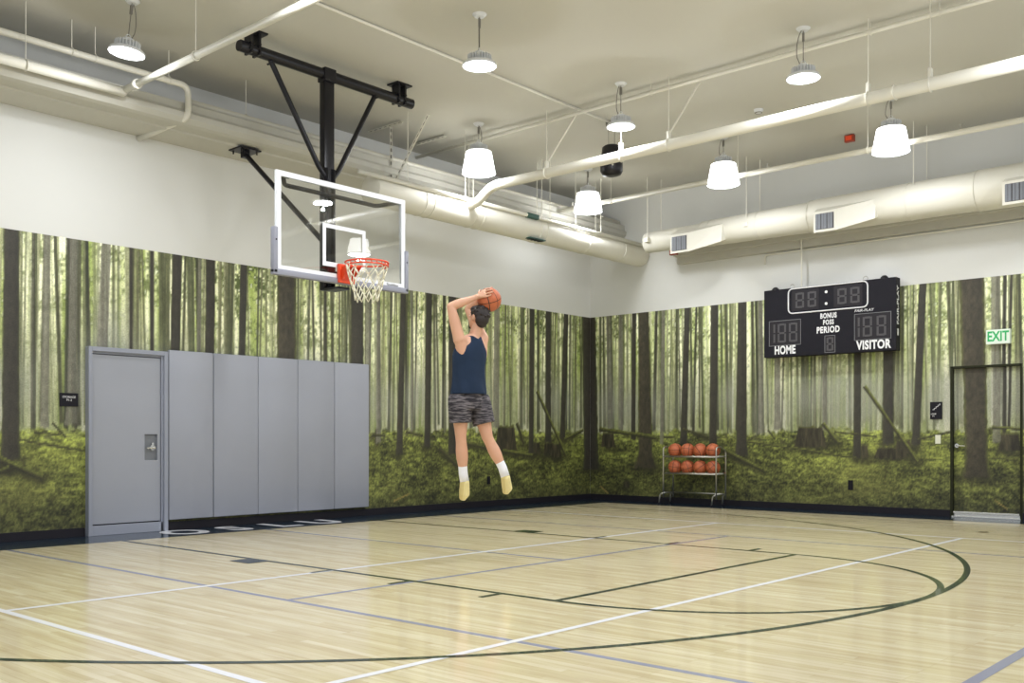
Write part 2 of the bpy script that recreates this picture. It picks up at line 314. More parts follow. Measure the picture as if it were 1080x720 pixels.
def paint(Sg, Zg):
    """colour of the printed forest at wall position s, height z (display values 0..255)"""
    sh = Sg.shape
    def V(c): return np.array(c, float)
    leaf = fbm(Sg*6, Zg*7, 3, 5); leaf2 = vn(Sg*38, Zg*30, 9); strk = vn(Sg*9, Zg*.8, 21); strk2 = vn(Sg*26, Zg*1.2, 33)
    up = np.clip((Zg-1.7)/1.3, 0, 1)
    sky = V((244, 244, 208)); grn = V((150, 166, 84)); dk = V((70, 82, 36))
    k = np.clip(.35+.9*(strk-.5)+.9*(strk2-.5)+.5*(leaf-.5)*up, 0, 1)[..., None]
    col = sky*(1-k)+grn*k
    m = np.clip(((leaf*.6+leaf2*.4)-.47)*6, 0, 1)*(.25+.75*up)*(.55+.75*vn(Sg*1.1, Zg*.9, 71))
    col = col*(1-m[..., None]*.75)+dk*m[..., None]*.75
    hi = np.clip((leaf2-.76)*7, 0, 1)*up*.8
    col = col*(1-hi[..., None])+V((240, 242, 214))*hi[..., None]
    low = np.clip((2.7-Zg)/1.1, 0, 1)[..., None]; col = col*(1-.24*low)
    rnd = random.Random(7)
    s_lo, s_hi = float(Sg.min()), float(Sg.max())
    def trunk(st, wt, sb, wb, zb, fl, c, amt=1, tex=.25, edge=None, seed=0):
        nonlocal col
        zt = 3.4
        t = (zt-Zg)/(zt-zb); cx = st+(sb-st)*t; w = wt+(wb-wt)*t
        near = np.clip((zb+.35-Zg)/.35, 0, 1); w = w*(1+(fl-1)*near**2)
        lo = min(st, sb)-max(wt, wb)*fl-.06; hi_ = max(st, sb)+max(wt, wb)*fl+.06
        cols = np.where((Sg[:, 0] > lo) & (Sg[:, 0] < hi_))[0]
        if len(cols) == 0: return
        a, b = cols[0], cols[-1]+1
        Ss, Zs, cc, ww = Sg[a:b], Zg[a:b], cx[a:b], w[a:b]
        q = np.abs(Ss-cc)/ww + (vn(Ss*30, Zs*14, 5)-.5)*.10
        mask = np.clip((1.0-q)*ww/.010+.5, 0, 1)*np.clip((Zs-zb+.03*vn(Ss*25, Zs*3, 8))/.03+.5, 0, 1)*amt
        tx = (fbm(Ss*26, Zs*16, 40+seed, 3)-.5)
        c3 = V(c)*(1+tex*2.2*tx[..., None])
        side = (Ss-cc)/ww
        c3 = c3*(1-.12*side[..., None])
        if edge is not None:
            e = np.clip((q-.72)/.28, 0, 1)*(.35+.65*vn(Ss*40, Zs*18, 13))
            c3 = c3*(1-e[..., None]*.75)+V(edge)*e[..., None]*.75
        col[a:b] = col[a:b]*(1-mask[..., None])+c3*mask[..., None]
    # three depths of thin stems, far and pale first
    lay = [(260, (.010, .022), (150, 152, 116), 1.33), (230, (.010, .026), (108, 112, 76), 1.30), (160, (.011, .028), (70, 72, 48), 1.25), (75, (.014, .03), (50, 50, 37), 1.18)]
    for n, (w0, w1), c, zb in lay:
        for i in range(n):
            s = rnd.uniform(-6.4, 18.2); w = rnd.uniform(w0, w1)*.8; ln = rnd.uniform(-.07, .07); j = rnd.uniform(.8, 1.15); g = rnd.uniform(-8, 10)
            zz = zb+rnd.uniform(-.08, .1); am = rnd.uniform(.6, .95)
            if s < s_lo-.2 or s > s_hi+.2: continue
            trunk(s+ln, w, s, w*1.15, zz, 1.1, (c[0]*j, c[1]*j+g*.3, c[2]*j), am, .16)
    # light mist hanging between the stems
    f1 = fbm(Sg*.9, Zg*.7, 55, 3); f2 = fbm(Sg*3.2, Zg*.45+3, 61, 3)
    mist = np.exp(-((Zg-1.72)/.42)**2)*np.clip((f1*.7+f2*.6)-.38, 0, 1)*1.7
    mist += .55*np.exp(-((Sg+1.55)/.25)**2-((Zg-2.25)/.45)**2)
    mist = np.clip(mist, 0, .6)
    col = col*(1-mist[..., None])+V((142, 143, 134))*mist[..., None]
    # mossy ground
    zh = 1.24+.09*(fbm(Sg*1.7, Zg*0, 77, 3)-.5)+.10*(vn(Sg*18, Zg*18, 78)-.5)
    g = np.clip((zh-Zg)/.05+.5, 0, 1)
    n1 = fbm(Sg*2.2, Zg*5, 80, 4); n2 = fbm(Sg*12, Zg*26, 85, 4); n3 = vn(Sg*60, Zg*60, 90); n4 = fbm(Sg*.7, Zg*1.6, 95, 3)
    d = np.clip(Zg/1.2, 0, 1)[..., None]
    base = V((62, 63, 34))*(1-d)+V((112, 119, 54))*d
    base = base*(1+.8*(n1-.5)[..., None]+1.2*(n2-.5)[..., None]+.85*(n3-.5)[..., None]+.9*(n4-.5)[..., None])
    yl = np.clip((n2*.6+n1*.4-.60)*6, 0, 1)[..., None]*np.clip(d*1.3, .15, 1)
    base = base*(1-.45*yl)+V((176, 184, 84))*.45*yl
    br = np.clip((n4-.55)*4, 0, 1)[..., None]*(1-d)*.6
    base = base*(1-br)+V((74, 70, 40))*br
    stri = np.clip((vn(Sg*2.0+Zg*3, Zg*22, 99)-.72)*5, 0, 1)[..., None]*.5*np.clip((Zg-.55)*3, 0, 1)[..., None]
    base = base*(1-stri)+V((44, 46, 26))*stri
    # far ground is paler and full of twigs
    far = np.clip((Zg-1.0)/.22, 0, 1)[..., None]*np.clip((vn(Sg*16, Zg*22, 66)-.3)*2, 0, 1)[..., None]
    base = base*(1-.35*far)+V((188, 198, 128))*.35*far
    tw = np.clip((vn(Sg*13, Zg*30, 67)-.66)*6, 0, 1)[..., None]*np.clip((Zg-.92)*6, 0, 1)[..., None]
    base = base*(1-.6*tw)+V((56, 54, 38))*.6*tw
    col = col*(1-g[..., None])+base*g[..., None]
    # the photographed ground is dark around every stem, stump and log
    def gloom(cx, cz, rx, rz, k):
        nonlocal col
        cc = np.where(np.abs(Sg[:, 0]-cx) < rx*2.6)[0]
        if len(cc) == 0: return
        a, b = cc[0], cc[-1]+1
        m_ = k*np.exp(-((Sg[a:b]-cx)/rx)**2-((Zg[a:b]-cz)/rz)**2)*(.6+.8*vn(Sg[a:b]*22, Zg[a:b]*22, 19))*(Zg[a:b] < 1.3)
        m_ = np.clip(m_, 0, .85)[..., None]; col[a:b] = col[a:b]*(1-m_)+V((40, 39, 24))*m_
    for t_ in TR:
        if t_[6] != 1 and t_[3] > .045: gloom(t_[2], t_[4]-.02, t_[3]*2.0, .09, .75)
    for x1, z1, x2, z2, w, kd in LG:
        if kd != 3 and w > .02:
            for i in range(7):
                f = i/6
                if z1+(z2-z1)*f < 1.25: gloom(x1+(x2-x1)*f, z1+(z2-z1)*f-w, .09, .05, .6)
    for x1, x2, z1, z2 in ST: gloom((x1+x2)/2, z1, (x2-x1)*.75, .10, .8)
    for x1, x2, z1, z2 in ST:
        t = np.clip((Zg-z1)/(z2-z1), 0, 1.2); c = (x1+x2)/2; hw = (x2-x1)/2*(1-.28*t)
        top = z2-.05*vn(Sg*14, Sg*0, 12)
        mask = np.clip((hw-np.abs(Sg-c))/.015+.5, 0, 1)*np.clip((top-Zg)/.015+.5, 0, 1)*np.clip((Zg-z1+.03*vn(Sg*20, Zg, 14))/.02, 0, 1)
        tx = V((50, 46, 33))*(1+1.3*(fbm(Sg*24, Zg*5, 15, 3)-.5)[..., None])
        cap = np.clip((Zg-(z2-.09*(z2-z1)-.03))/.03, 0, 1)[..., None]; tx = tx*(1-cap*.6)+V((106, 114, 54))*cap*.6
        col = col*(1-mask[..., None])+tx*mask[..., None]
    kinds = [((48, 45, 38), None), ((104, 102, 90), None), ((56, 51, 40), (96, 108, 40))]
    for i, (st, wt, sb, wb, zb, fl, kd) in enumerate(TR):
        c, e = kinds[kd]
        if kd == 0 and wt > .05: e = (74, 84, 38)
        trunk(st, wt, sb, wb, zb, fl, c, .97 if kd != 1 else .8, .28 if kd == 2 else .16, e, i)
    for x1, z1, x2, z2, w, kd in LG:
        L_ = math.hypot(x2-x1, z2-z1); ux, uz = (x2-x1)/L_, (z2-z1)/L_
        al = (Sg-x1)*ux+(Zg-z1)*uz; pe = -(Sg-x1)*uz+(Zg-z1)*ux
        if uz*0+ux < 0: pe = -pe
        wv = w*(.62+.45*vn(al*6, al*0, 31))+.004
        pe = pe+.03*(vn(al*3, al*0, 37)-.5)
        mask = np.clip((wv-np.abs(pe))/.010+.5, 0, 1)*((al > 0) & (al < L_))
        tp = np.clip(pe/wv*.9+.45, 0, 1)[..., None]
        if kd == 1: c3 = V((42, 40, 28))*(1-tp)+V((98, 103, 48))*tp
        elif kd == 3: c3 = V((132, 116, 62))+0*tp
        else: c3 = V((46, 43, 31))*(1-tp)+V((72, 74, 42))*tp
        c3 = c3*(1+.5*(fbm(Sg*30, Zg*30, 39, 2)-.5)[..., None])
        col = col*(1-mask[..., None])+c3*mask[..., None]
    return np.clip(col, 6, 246)
FOREST_GAIN = 1.26
def forest_mesh(name, s0, s1, z0, z1, place, hole=None, ds=.012, dz=.02):
    ns = int(round((s1-s0)/ds))+1; nz = int(round((z1-z0)/dz))+1
    s = np.linspace(s0, s1, ns); z = np.linspace(z0, z1, nz)
    Sg, Zg = np.meshgrid(s, z, indexing='ij')
    col = lin(paint(Sg, Zg))*FOREST_GAIN
    P = place(Sg, Zg)                                   # (ns, nz, 3)
    i, j = np.meshgrid(np.arange(ns-1), np.arange(nz-1), indexing='ij')
    q = np.stack([i*nz+j, (i+1)*nz+j, (i+1)*nz+j+1, i*nz+j+1], -1).reshape(-1, 4)
    if hole is not None:
        sc = (s[:-1]+s[1:])/2; zc = (z[:-1]+z[1:])/2; SC, ZC = np.meshgrid(sc, zc, indexing='ij')
        keep = ~((SC > hole[0]) & (SC < hole[1]) & (ZC < hole[2])); q = q[keep.reshape(-1)]
    me = bpy.data.meshes.new(name); n = ns*nz
    me.vertices.add(n); me.vertices.foreach_set('co', P.reshape(-1).astype(np.float32))
    me.loops.add(len(q)*4); me.loops.foreach_set('vertex_index', q.reshape(-1).astype(np.int32))
    me.polygons.add(len(q)); me.polygons.foreach_set('loop_start', (np.arange(len(q))*4).astype(np.int32))
    me.update(calc_edges=True); me.validate()
    at = me.color_attributes.new('Col', 'FLOAT_COLOR', 'POINT')
    c4 = np.ones((n, 4), np.float32); c4[:, :3] = col.reshape(-1, 3); at.data.foreach_set('color', c4.reshape(-1))
    me.materials.append(M['forest'])
    o = bpy.data.objects.new(name, me); COL.objects.link(o); return o
DEP = .004
fl = forest_mesh('forest_mural', -6.2, 7.685, .1, 3.378, lambda s, z: np.stack([s, s*0+YW-DEP, z], -1))
tag(fl, 'printed forest wallpaper covering the left wall behind the hoop and grey pads', 'mural')
fr = forest_mesh('forest_mural', 7.695, 17.8, .1, 3.378, lambda s, z: np.stack([s*0+XW-DEP, XW+YW-s, z], -1), hole=(XW+YW-DY1, XW+YW-DY0, DZ))
tag(fr, 'printed forest wallpaper on the right wall behind the scoreboard and ball rack', 'mural')

# ---------------------------------------------------------------- exit door wrapped in the same print
d2 = struct(forest_mesh('door_2', XW+YW-DY1, XW+YW-DY0, .06, DZ-.01, lambda s, z: np.stack([s*0+XW+.05, XW+YW-s, z], -1)))
bm = B()
box(bm, (XW-.006, DY1-.012, .0), (XW+.13, DY1+.022, DZ+.02)); box(bm, (XW-.006, DY0-.022, .0), (XW+.13, DY0+.012, DZ+.02)); box(bm, (XW-.006, DY0, DZ-.008), (XW+.13, DY1, DZ+.022))
M['jamb'] = mat('dark_print_jamb', srgb(40,42,26), .7, spec=.2, noise=.35, scale=14)
obj('door_frame', bm, M['jamb'], d2)
obj('door_core', bx((XW+.052, DY0+.012, .02), (XW+.1, DY1-.012, DZ-.01)), M['jamb'], d2)
bm = bx((XW-.01, DY0+.02, .055), (XW+.05, DY1-.02, .085), .004); box(bm, (XW-.03, DY0+.0, 0), (XW+.12, DY1-.0, .02), None, .003); box(bm, (XW+.03, DY0+.02, .015), (XW+.05, DY1-.02, .06))
obj('threshold', bm, M['chrome'], d2)
bm = tb([(XW+.05, DY1-.07, 1.02), (XW-.01, DY1-.07, 1.02)], .03, 18); tube(bm, bend([(XW-.0, DY1-.07, 1.02), (XW-.035, DY1-.07, 1.02), (XW-.035, DY1-.19, 1.015)], .02), .009, 10)
obj('door_handle', bm, M['chrome'], d2, 'auto')
# ---------------------------------------------------------------- grey storage door
FX0, FX1, FZ = -1.865, -.885, 2.17
bm = B()
box(bm, (FX0, 1.03, 0), (FX0+.045, 1.118, FZ), None, .004); box(bm, (FX1-.05, 1.03, 0), (FX1, 1.118, FZ), None, .004); box(bm, (FX0+.0452, 1.0302, FZ-.05), (FX1-.0502, 1.118, FZ-.0003), None, .002)
box(bm, (FX1-.075, 1.06, 0), (FX1-.05, 1.118, FZ-.05)); box(bm, (FX0+.045, 1.07, FZ-.075), (FX1-.05, 1.118, FZ-.05))
d1 = struct(obj('door_1', bm, M['framegrey']))
lx0, lx1 = FX0+.05, FX1-.08; px0, px1, pz0, pz1 = -1.165, -1.0, .86, 1.17
bm = B(); y0, y1 = 1.078, 1.1145
box(bm, (lx0, y0, .13), (px0, y1, 2.085)); box(bm, (px1, y0, .13), (lx1, y1, 2.085)); box(bm, (px0, y0, .13), (px1, y1, pz0)); box(bm, (px0, y0, pz1), (px1, y1, 2.085))
lf = obj('door_leaf', bm, M['doorgrey'], d1)
obj('handle_recess', bx((px0, y1-.008, pz0), (px1, y1-.002, pz1)), M['recess'], lf)
bm = tb([(-1.06, 1.11, 1.01), (-1.06, 1.085, 1.01)], .032, 20); tube(bm, [(-1.06, 1.09, 1.01), (-1.06, 1.05, 1.01), (-1.15, 1.05, 1.005)], [.014, .013, .009], 12); tube(bm, [(-1.06, 1.1, 1.055), (-1.06, 1.075, 1.055)], .014, 12)
obj('door_handle', bm, M['chrome'], lf, 'auto')
obj('kick_plate', bx((lx0, 1.06, .0), (FX1-.05, 1.1, .115), .004), M['framegrey'], d1)
obj('door_gap', bx((lx0-.004, 1.1150, .0), (FX1-.05, 1.1165, 2.12)), M['base'], d1)

# ---------------------------------------------------------------- paint on the floor (all lie in the floor's surface)
ZL = [0.0004]
def lay(name, bm, m):
    ZL[0] += .00012
    for v in bm.verts: v.co.z = ZL[0]
    o = obj(name, bm, m, floor); return o
def rect(x0, y0, x1, y1): return quad(B(), [(x0, y0, 0), (x1, y0, 0), (x1, y1, 0), (x0, y1, 0)])
BL, BR, w = .30, 7.02, .025
lay('navy_border', quad(quad(B(), [(X0, BL, 0), (XW, BL, 0), (XW, YW, 0), (X0, YW, 0)]), [(BR, Y0, 0), (XW, Y0, 0), (XW, BL, 0), (BR, BL, 0)]), M['navy'])
def ln(name, x0, y0, x1, y1, m, w=w):
    if abs(x1-x0) > abs(y1-y0): return lay(name, rect(x0, y0-w, x1, y0+w), m)
    return lay(name, rect(x0-w, y0, x0+w, y1), m)
for x in (-3.03, 3.05): ln('grey_court_line', x, BL, x, Y0, M['fgrey'])
ln('grey_court_line', .02, BL, .02, -4.37, M['fgrey']); ln('grey_court_line', -3.03, -4.37, 3.05, -4.37, M['fgrey']); ln('grey_court_line', -3.03, -8.62, BR, -8.62, M['fgrey'], .03)
for x in (-4.5, 4.54): ln('white_court_line', x, BL, x, Y0, M['fwhite'])
ln('white_court_line', -4.5, -3.37, 4.54, -3.37, M['fwhite'], .03); ln('white_court_line', -4.5, -6.46, 4.54, -6.46, M['fwhite'])
for x in (-1.83, 1.83): ln('green_key_line', x, BL, x, -5.79, M['green'])
ln('free_throw_line', -1.83, -5.77, 1.83, -5.77, M['green'])
def arc(cx, cy, r, a0, a1, n=96, w=w):
    bm = B(); pv = None
    for i in range(n+1):
        a = a0+(a1-a0)*i/n; q = (bm.verts.new((cx+(r-w)*math.cos(a), cy+(r-w)*math.sin(a), 0)), bm.verts.new((cx+(r+w)*math.cos(a), cy+(r+w)*math.sin(a), 0)))
        if pv: bm.faces.new((pv[0], pv[1], q[1], q[0]))
        pv = q
    return bm
lay('free_throw_circle', arc(0, -5.79, 1.83, PI, 2*PI), M['green'])
bm = arc(0, -1.6, 6.02, PI, 2*PI, 160)
for x in (-6.02, 6.02): quad(bm, [(x-w, -1.6, 0), (x+w, -1.6, 0), (x+w, BL, 0), (x-w, BL, 0)])
lay('three_point_line', bm, M['green'])
for sgn in (-1, 1):
    for yy in (-3.35, -4.32, -5.28): lay('key_tick', rect(sgn*1.855, yy-.025, sgn*2.06, yy+.025), M['green'])
    lay('key_block', rect(sgn*1.855, -2.44, sgn*2.06, -2.13), M['navy'] if sgn < 0 else M['green'])
for ch, x in zip('OSLU', (-.84, -.17, .50, 1.17)):
    o = text('floor_letter', ch, .80, Matrix.Translation((x, .70, .0022)), M['fwhite'], floor, .86, 0, .03)
bm = lathe(B(), [(.001, .003), (.055, .003), (.07, .0)], 24); 
o = obj('floor_plate', bm, mat('brass_plate', srgb(120,98,58), .35, .8)); o.location = (5.48, -6.41, 0)
tag(o, 'small round brass plate set in the wooden floor near the exit door', 'floor plate')
# ================================================================ basketball hoop hanging from the ceiling
hoop = thing('basketball_hoop', 'ceiling hung basketball hoop with clear backboard, orange rim and black mast', 'basketball hoop', (0, 0, 0))
hx, hy = .0, -1.22
bw, bz0, bz1, fw = .914, 2.90, 3.965, .058
obj('glass', bx((-bw+.03, hy-.006, bz0+.03), (bw-.03, hy+.006, bz1-.03)), M['glass'], hoop)
bm = B()
box(bm, (-bw+fw, hy-.012, bz0), (bw-fw, hy+.022, bz0+fw)); box(bm, (-bw+fw, hy-.012, bz1-fw), (bw-fw, hy+.022, bz1))
box(bm, (-bw, hy-.012, bz0), (-bw+fw, hy+.022, bz1)); box(bm, (bw-fw, hy-.012, bz0), (bw, hy+.022, bz1))
obj('backboard_frame', bm, M['white'], hoop)
bm = B(); a, b_, c, d, q = -.305, .305, 3.05, 3.50, .045
y = hy-.0085
for (x0, z0, x1, z1) in ((a, c-.02, b_, c+.03), (a, d-q, b_, d), (a, c+.03, a+q, d-q), (b_-q, c+.03, b_, d-q)): box(bm, (x0, y, z0), (x1, y+.002, z1))
obj('target_square', bm, M['white'], hoop)
bm = B()
pts = bend([(-bw-.012, hy+.005, 3.38), (-bw-.012, hy+.005, bz0-.015), (bw+.012, hy+.005, bz0-.015), (bw+.012, hy+.005, 3.38)], .06)
for (x0, x1, z0, z1) in ((-bw-.045, -bw+.012, 2.86, 3.36), (bw-.012, bw+.045, 2.86, 3.36), (-bw-.045, bw+.045, 2.85, 2.915)): box(bm, (x0, hy-.03, z0), (x1, hy+.04, z1), None, .014)
pad = obj('edge_padding', bm, M['padgrey'], hoop, 'auto')
for s in (-1, 1): obj('bolt', tb([(s*(bw+.015), hy-.034, 3.22), (s*(bw+.015), hy-.028, 3.22)], .009, 10), M['base'], pad)
text('maker_mark', 'Spalding', .055, on_left(.71, hy-.014, 2.927), M['base'], hoop, 1, .0008)
# rim
rc = Vector((0, -1.615, 3.05)); R = .236
bm = tube(B(), [rc+Vector((R*math.cos(t*2*PI/48), R*math.sin(t*2*PI/48), 0)) for t in range(48)], .0095, 10, closed=True)
tube(bm, [rc+Vector(((R-.002)*math.cos(t*2*PI/48), (R-.002)*math.sin(t*2*PI/48), -.045)) for t in range(10, 39)][0:0] or [rc+Vector(((R-.002)*math.cos(t*PI/24+PI), (R-.002)*math.sin(t*PI/24+PI), -.035)) for t in range(25)], .008, 8)
for k in range(13):
    a = PI+k*PI/12; tube(bm, [rc+Vector((R*math.cos(a), R*math.sin(a), 0)), rc+Vector(((R-.004)*math.cos(a+.07), (R-.004)*math.sin(a+.07), -.036))], .006, 6)
rim = obj('rim', bm, M['orange'], hoop, 'auto')
bm = B(); box(bm, (-.115, hy-.055, 2.86), (.115, hy-.014, 3.07), None, .008)
box(bm, (-.075, -1.40, 3.03), (.075, hy-.05, 3.045))
for s in (-1, 1):
    v = [bm.verts.new(p) for p in ((s*.07-.004, hy-.05, 2.88), (s*.07-.004, hy-.05, 3.04), (s*.09-.004, -1.42, 3.04), (s*.07+.004, hy-.05, 2.88), (s*.07+.004, hy-.05, 3.04), (s*.09+.004, -1.42, 3.04))]
    bm.faces.new(v[:3]); bm.faces.new(v[3:][::-1])
    for i in range(3): bm.faces.new((v[i], v[(i+1) % 3], v[3+(i+1) % 3], v[3+i]))
obj('rim_bracket', bm, M['orange'], hoop)
bm = B(); nst = 12; lv = [(.232, 3.035), (.215, 2.955), (.19, 2.87), (.165, 2.79), (.142, 2.71), (.128, 2.63)]
random.seed(4)
def npt(k, j):
    r, z = lv[j]; a = 2*PI*(k+.5*(j % 2))/nst; return rc*0+Vector((rc.x+r*math.cos(a)+.004*math.sin(k*3+j), rc.y+r*math.sin(a), z+.01*math.sin(k*2.1+j)))
for k in range(nst):
    for j in range(len(lv)-1):
        tube(bm, [npt(k, j), npt(k if j % 2 == 0 else k+1, j+1)], .0055, 6)
        tube(bm, [npt(k, j), npt(k-1 if j % 2 == 0 else k, j+1)], .0055, 6)
obj('net', bm, M['net'], rim, True)
# black steelwork
mx_, my_ = .04, -.86
bm = B(); box(bm, (mx_-.075, my_-.05, 2.82), (mx_+.075, my_+.05, 5.27), None, .018); mast = obj('mast', bm, M['black'], hoop, 'auto')
bm = B()
for s in (-1, 1): tube(bm, [(mx_+s*.052, my_-.045, 2.86), (mx_+s*.052, my_-.045, 4.22)], .028, 14)
obj('mast_rail', bm, M['black'], mast, True)
bm = B(); box(bm, (mx_-.082, my_-.07, 5.22), (mx_+.082, my_+.07, 5.375), None, .006); obj('mast_clamp', bm, M['black'], mast)
bm = tb([(-1.13, my_, 5.31), (1.36, my_, 5.31)], .062, 24); obj('ceiling_beam', bm, M['black'], hoop, 'auto')
for x in (-.95, 1.16):
    bm = B(); box(bm, (x-.12, my_-.10, 5.48), (x+.12, my_+.10, 5.497)); box(bm, (x-.07, my_-.066, 5.25), (x-.045, my_+.066, 5.48)); box(bm, (x+.03, my_-.066, 5.25), (x+.055, my_+.066, 5.48))
    for i in (-.08, .04):
        for z in (5.29, 5.36): tube(bm, [(x+i, my_-.082, z), (x+i, my_-.05, z)], .011, 8)
    obj('ceiling_clamp', bm, M['black'], hoop)
for x0, x1 in ((-.73, -.09), (.76, .17)):
    o = obj('strut', tb(bend([(x0, my_-.0, 5.26), (x1*1.0+(-.01 if x0 < 0 else .01), my_-.03, 4.22), (mx_+(.06 if x0 > 0 else -.06), my_-.04, 4.13)], .05), .030, 14), M['black'], hoop, 'auto')
    bm = tb([(x0, my_-.055, 5.23), (x0, my_+.055, 5.23)], .012, 10); obj('strut_bolt', bm, M['black'], o)
o = obj('back_brace', tb([(-.06, .65, 4.67), (.0, -.80, 3.42)], .031, 14), M['black'], hoop, 'auto')
bm = B(); box(bm, (-.21, .52, 4.700), (.09, .78, 4.717)); box(bm, (-.10, .61, 4.62), (-.02, .69, 4.705))
for i in (-.17, .05):
    for j in (.56, .74): tube(bm, [(i, j, 4.70), (i, j, 4.66)], .010, 8)
obj('brace_plate', bm, M['black'], o)
bm = B(); tube(bm, bend([(-.80, hy+.03, 3.93), (-.62, my_-.1, 3.90), (.62+.08, my_-.1, 3.90), (.84, hy+.03, 3.93)], .05), .025, 10)
obj('upper_bracket', bm, M['black'], hoop, True)
for s in (-1, 1):
    bm = B(); box(bm, (s*.80-.07, hy+.012, 3.905), (s*.80+.07, hy+.035, 3.935)); obj('corner_clamp', bm, M['black'], hoop)
bm = B(); box(bm, (-.10, hy+.024, 2.965), (.14, my_-.05, 2.99)); box(bm, (-.04, hy+.05, 2.81), (.12, my_-.05, 2.835))
obj('lower_bracket', bm, M['black'], hoop)

# ================================================================ wall pads
px = [(-.865, -.262), (-.252, .398), (.402, 1.028), (1.032, 1.652), (1.656, 2.28)]
lab = ['grey wall pad directly right of the grey storage door', 'grey wall pad second from the storage door', 'grey wall pad in the middle of the row of five', 'grey wall pad second from the right end of the row', 'grey wall pad at the right end of the row, under the rim']
for (a, b_), l in zip(px, lab):
    t = thing('wall_pad', l, 'wall pad', ((a+b_)/2, 1.1, .13), 0, 'grey pads along the left wall')
    hw = (b_-a)/2
    bm = box(B(), (-hw, -.055, 0), (hw, -.004, 2.065), None, .012); obj('cushion', bm, M['pad'], t, 'auto')
    obj('backing_board', bx((-hw+.01, -.004, .01), (hw-.01, .014, 2.055)), M['base'], t)

# ================================================================ signs, switch, outlets
t = thing('wall_sign', 'small black landscape sign on the forest wall left of the grey door', 'sign', (-2.055, YW-.005, 1.555))
obj('plate', bx((-.105, -.01, -.075), (.105, 0, .075), .002), M['bplate'], t)
text('lettering', 'STORAGE\nP1-2', .034, Matrix.Translation((0, -.0115, .012)) @ Matrix.Rotation(PI/2, 4, 'X'), M['wtext'], t, 1, .0006)
t = thing('wall_sign', 'black portrait sign with white stair symbol left of the exit door', 'sign', (XW-.005, -5.135, 1.525), -PI/2)
obj('plate', bx((-.085, -.01, -.125), (.085, 0, .125), .002), M['bplate'], t)
bm = B(); xs = -.05; zz = .01
for i in range(4):
    box(bm, (xs+i*.026, -.0122, zz+i*.022), (xs+i*.026+.028, -.0102, zz+i*.022+.006)); box(bm, (xs+i*.026+.022, -.0122, zz+i*.022), (xs+i*.026+.028, -.0102, zz+i*.022+.026))
obj('stair_symbol', bm, M['wtext'], t)
text('lettering', 'STAIR\nP1', .03, Matrix.Translation((-.035, -.0115, -.065)) @ Matrix.Rotation(PI/2, 4, 'X'), M['wtext'], t, 1, .0006)
def plate(name, l, cat, loc, rz, m, w_, h, holes):
    t = thing(name, l, cat, loc, rz)
    obj('cover_plate', bx((-w_/2, -.008, -h/2), (w_/2, 0, h/2), .002), m, t)
    for z in holes: obj('insert', bx((-.014, -.012, z-.016), (.014, -.006, z+.016), .002), m, t)
    return t
plate('light_switch', 'ivory light switch on the wall between stair sign and exit door', 'light switch', (XW-.005, -5.16, 1.11), -PI/2, M['switch'], .075, .125, [0])
plate('wall_outlet', 'black wall outlet low on the left wall behind the player', 'outlet', (4.90, YW-.005, .435), 0, M['bplate'], .075, .13, [.03, -.03])
plate('wall_outlet', 'black wall outlet low on the right wall between ball rack and exit door', 'outlet', (XW-.005, -3.865, .41), -PI/2, M['bplate'], .08, .15, [.03, -.03])
t = thing('exit_sign', 'white and green EXIT sign on the wall above the exit door', 'exit sign', (XW-.005, -5.985, 2.53), -PI/2)
obj('housing', bx((-.155, -.075, -.1), (.155, 0, .1), .006), M['exitw'], t)
text('lettering', 'EXIT', .19, Matrix.Translation((0, -.0765, 0)) @ Matrix.Rotation(PI/2, 4, 'X'), M['exitg'], t, .72, .001, .005)

# ================================================================ scoreboard
sbx = 7.45; y0, y1, z0, z1 = -2.54, -4.645, 2.415, 3.485
sb = thing('scoreboard', 'black electronic scoreboard with HOME and VISITOR panels on the right wall', 'scoreboard', (sbx, (y0+y1)/2, z0), -PI/2)
# local frame: x to the right along the board, y into the wall, z up
Wd = (y0-y1)/2; H = z1-z0
def lx(y): return (y0+y1)/2-y
obj('cabinet', bx((-Wd, 0, 0), (Wd, .16, H), .006), M['bplate'], sb)
def outline(bm, xa, xb, za, zb, th, y=-.004, rad=0):
    if rad:
        P = [Vector((xa, y, za)), Vector((xb, y, za)), Vector((xb, y, zb)), Vector((xa, y, zb))]; pts = []
        for i, p in enumerate(P):
            a = P[i-1]; c = P[(i+1) % 4]; s = p+(a-p).normalized()*rad; e = p+(c-p).normalized()*rad
            for q in range(7): t_ = q/6; pts.append(s*(1-t_)**2+p*2*t_*(1-t_)+e*t_*t_)
        return tube(bm, pts, th/2, 6, closed=True)
    for (a, b_, c, d) in ((xa, xb, za, za+th), (xa, xb, zb-th, zb), (xa, xa+th, za, zb), (xb-th, xb, za, zb)): box(bm, (a, y-.002, c), (b_, y+.003, d))
    return bm
def digit(bm, cx, cz, w_, h, th, one=False):
    Y0_, Y1_ = -.007, -.003
    segs = [] if one else [(cx-w_/2+th, cx+w_/2-th, cz+h/2-th, cz+h/2), (cx-w_/2+th, cx+w_/2-th, cz-th/2, cz+th/2), (cx-w_/2+th, cx+w_/2-th, cz-h/2, cz-h/2+th)]
    for s in ((1,) if one else (-1, 1)):
        x = cx+s*(w_/2-th/2)
        segs += [(x-th/2, x+th/2, cz+.01, cz+h/2-.006), (x-th/2, x+th/2, cz-h/2+.006, cz-.01)]
    for a, b_, c, d in segs: box(bm, (a, Y0_, c), (b_, Y1_, d))
    return bm
def panel(name, xa, xb, za, zb, digs, border=True):
    p = obj(name, bx((xa, -.003, za), (xb, .002, zb)), M['segbox'], sb)
    for (cx, w_, h, one) in digs: obj('digit_segments', digit(B(), cx, (za+zb)/2, w_, h, .030, one), M['seg'], p)
    if border: obj('panel_border', outline(B(), xa, xb, za, zb, .008), M['segline'], p)
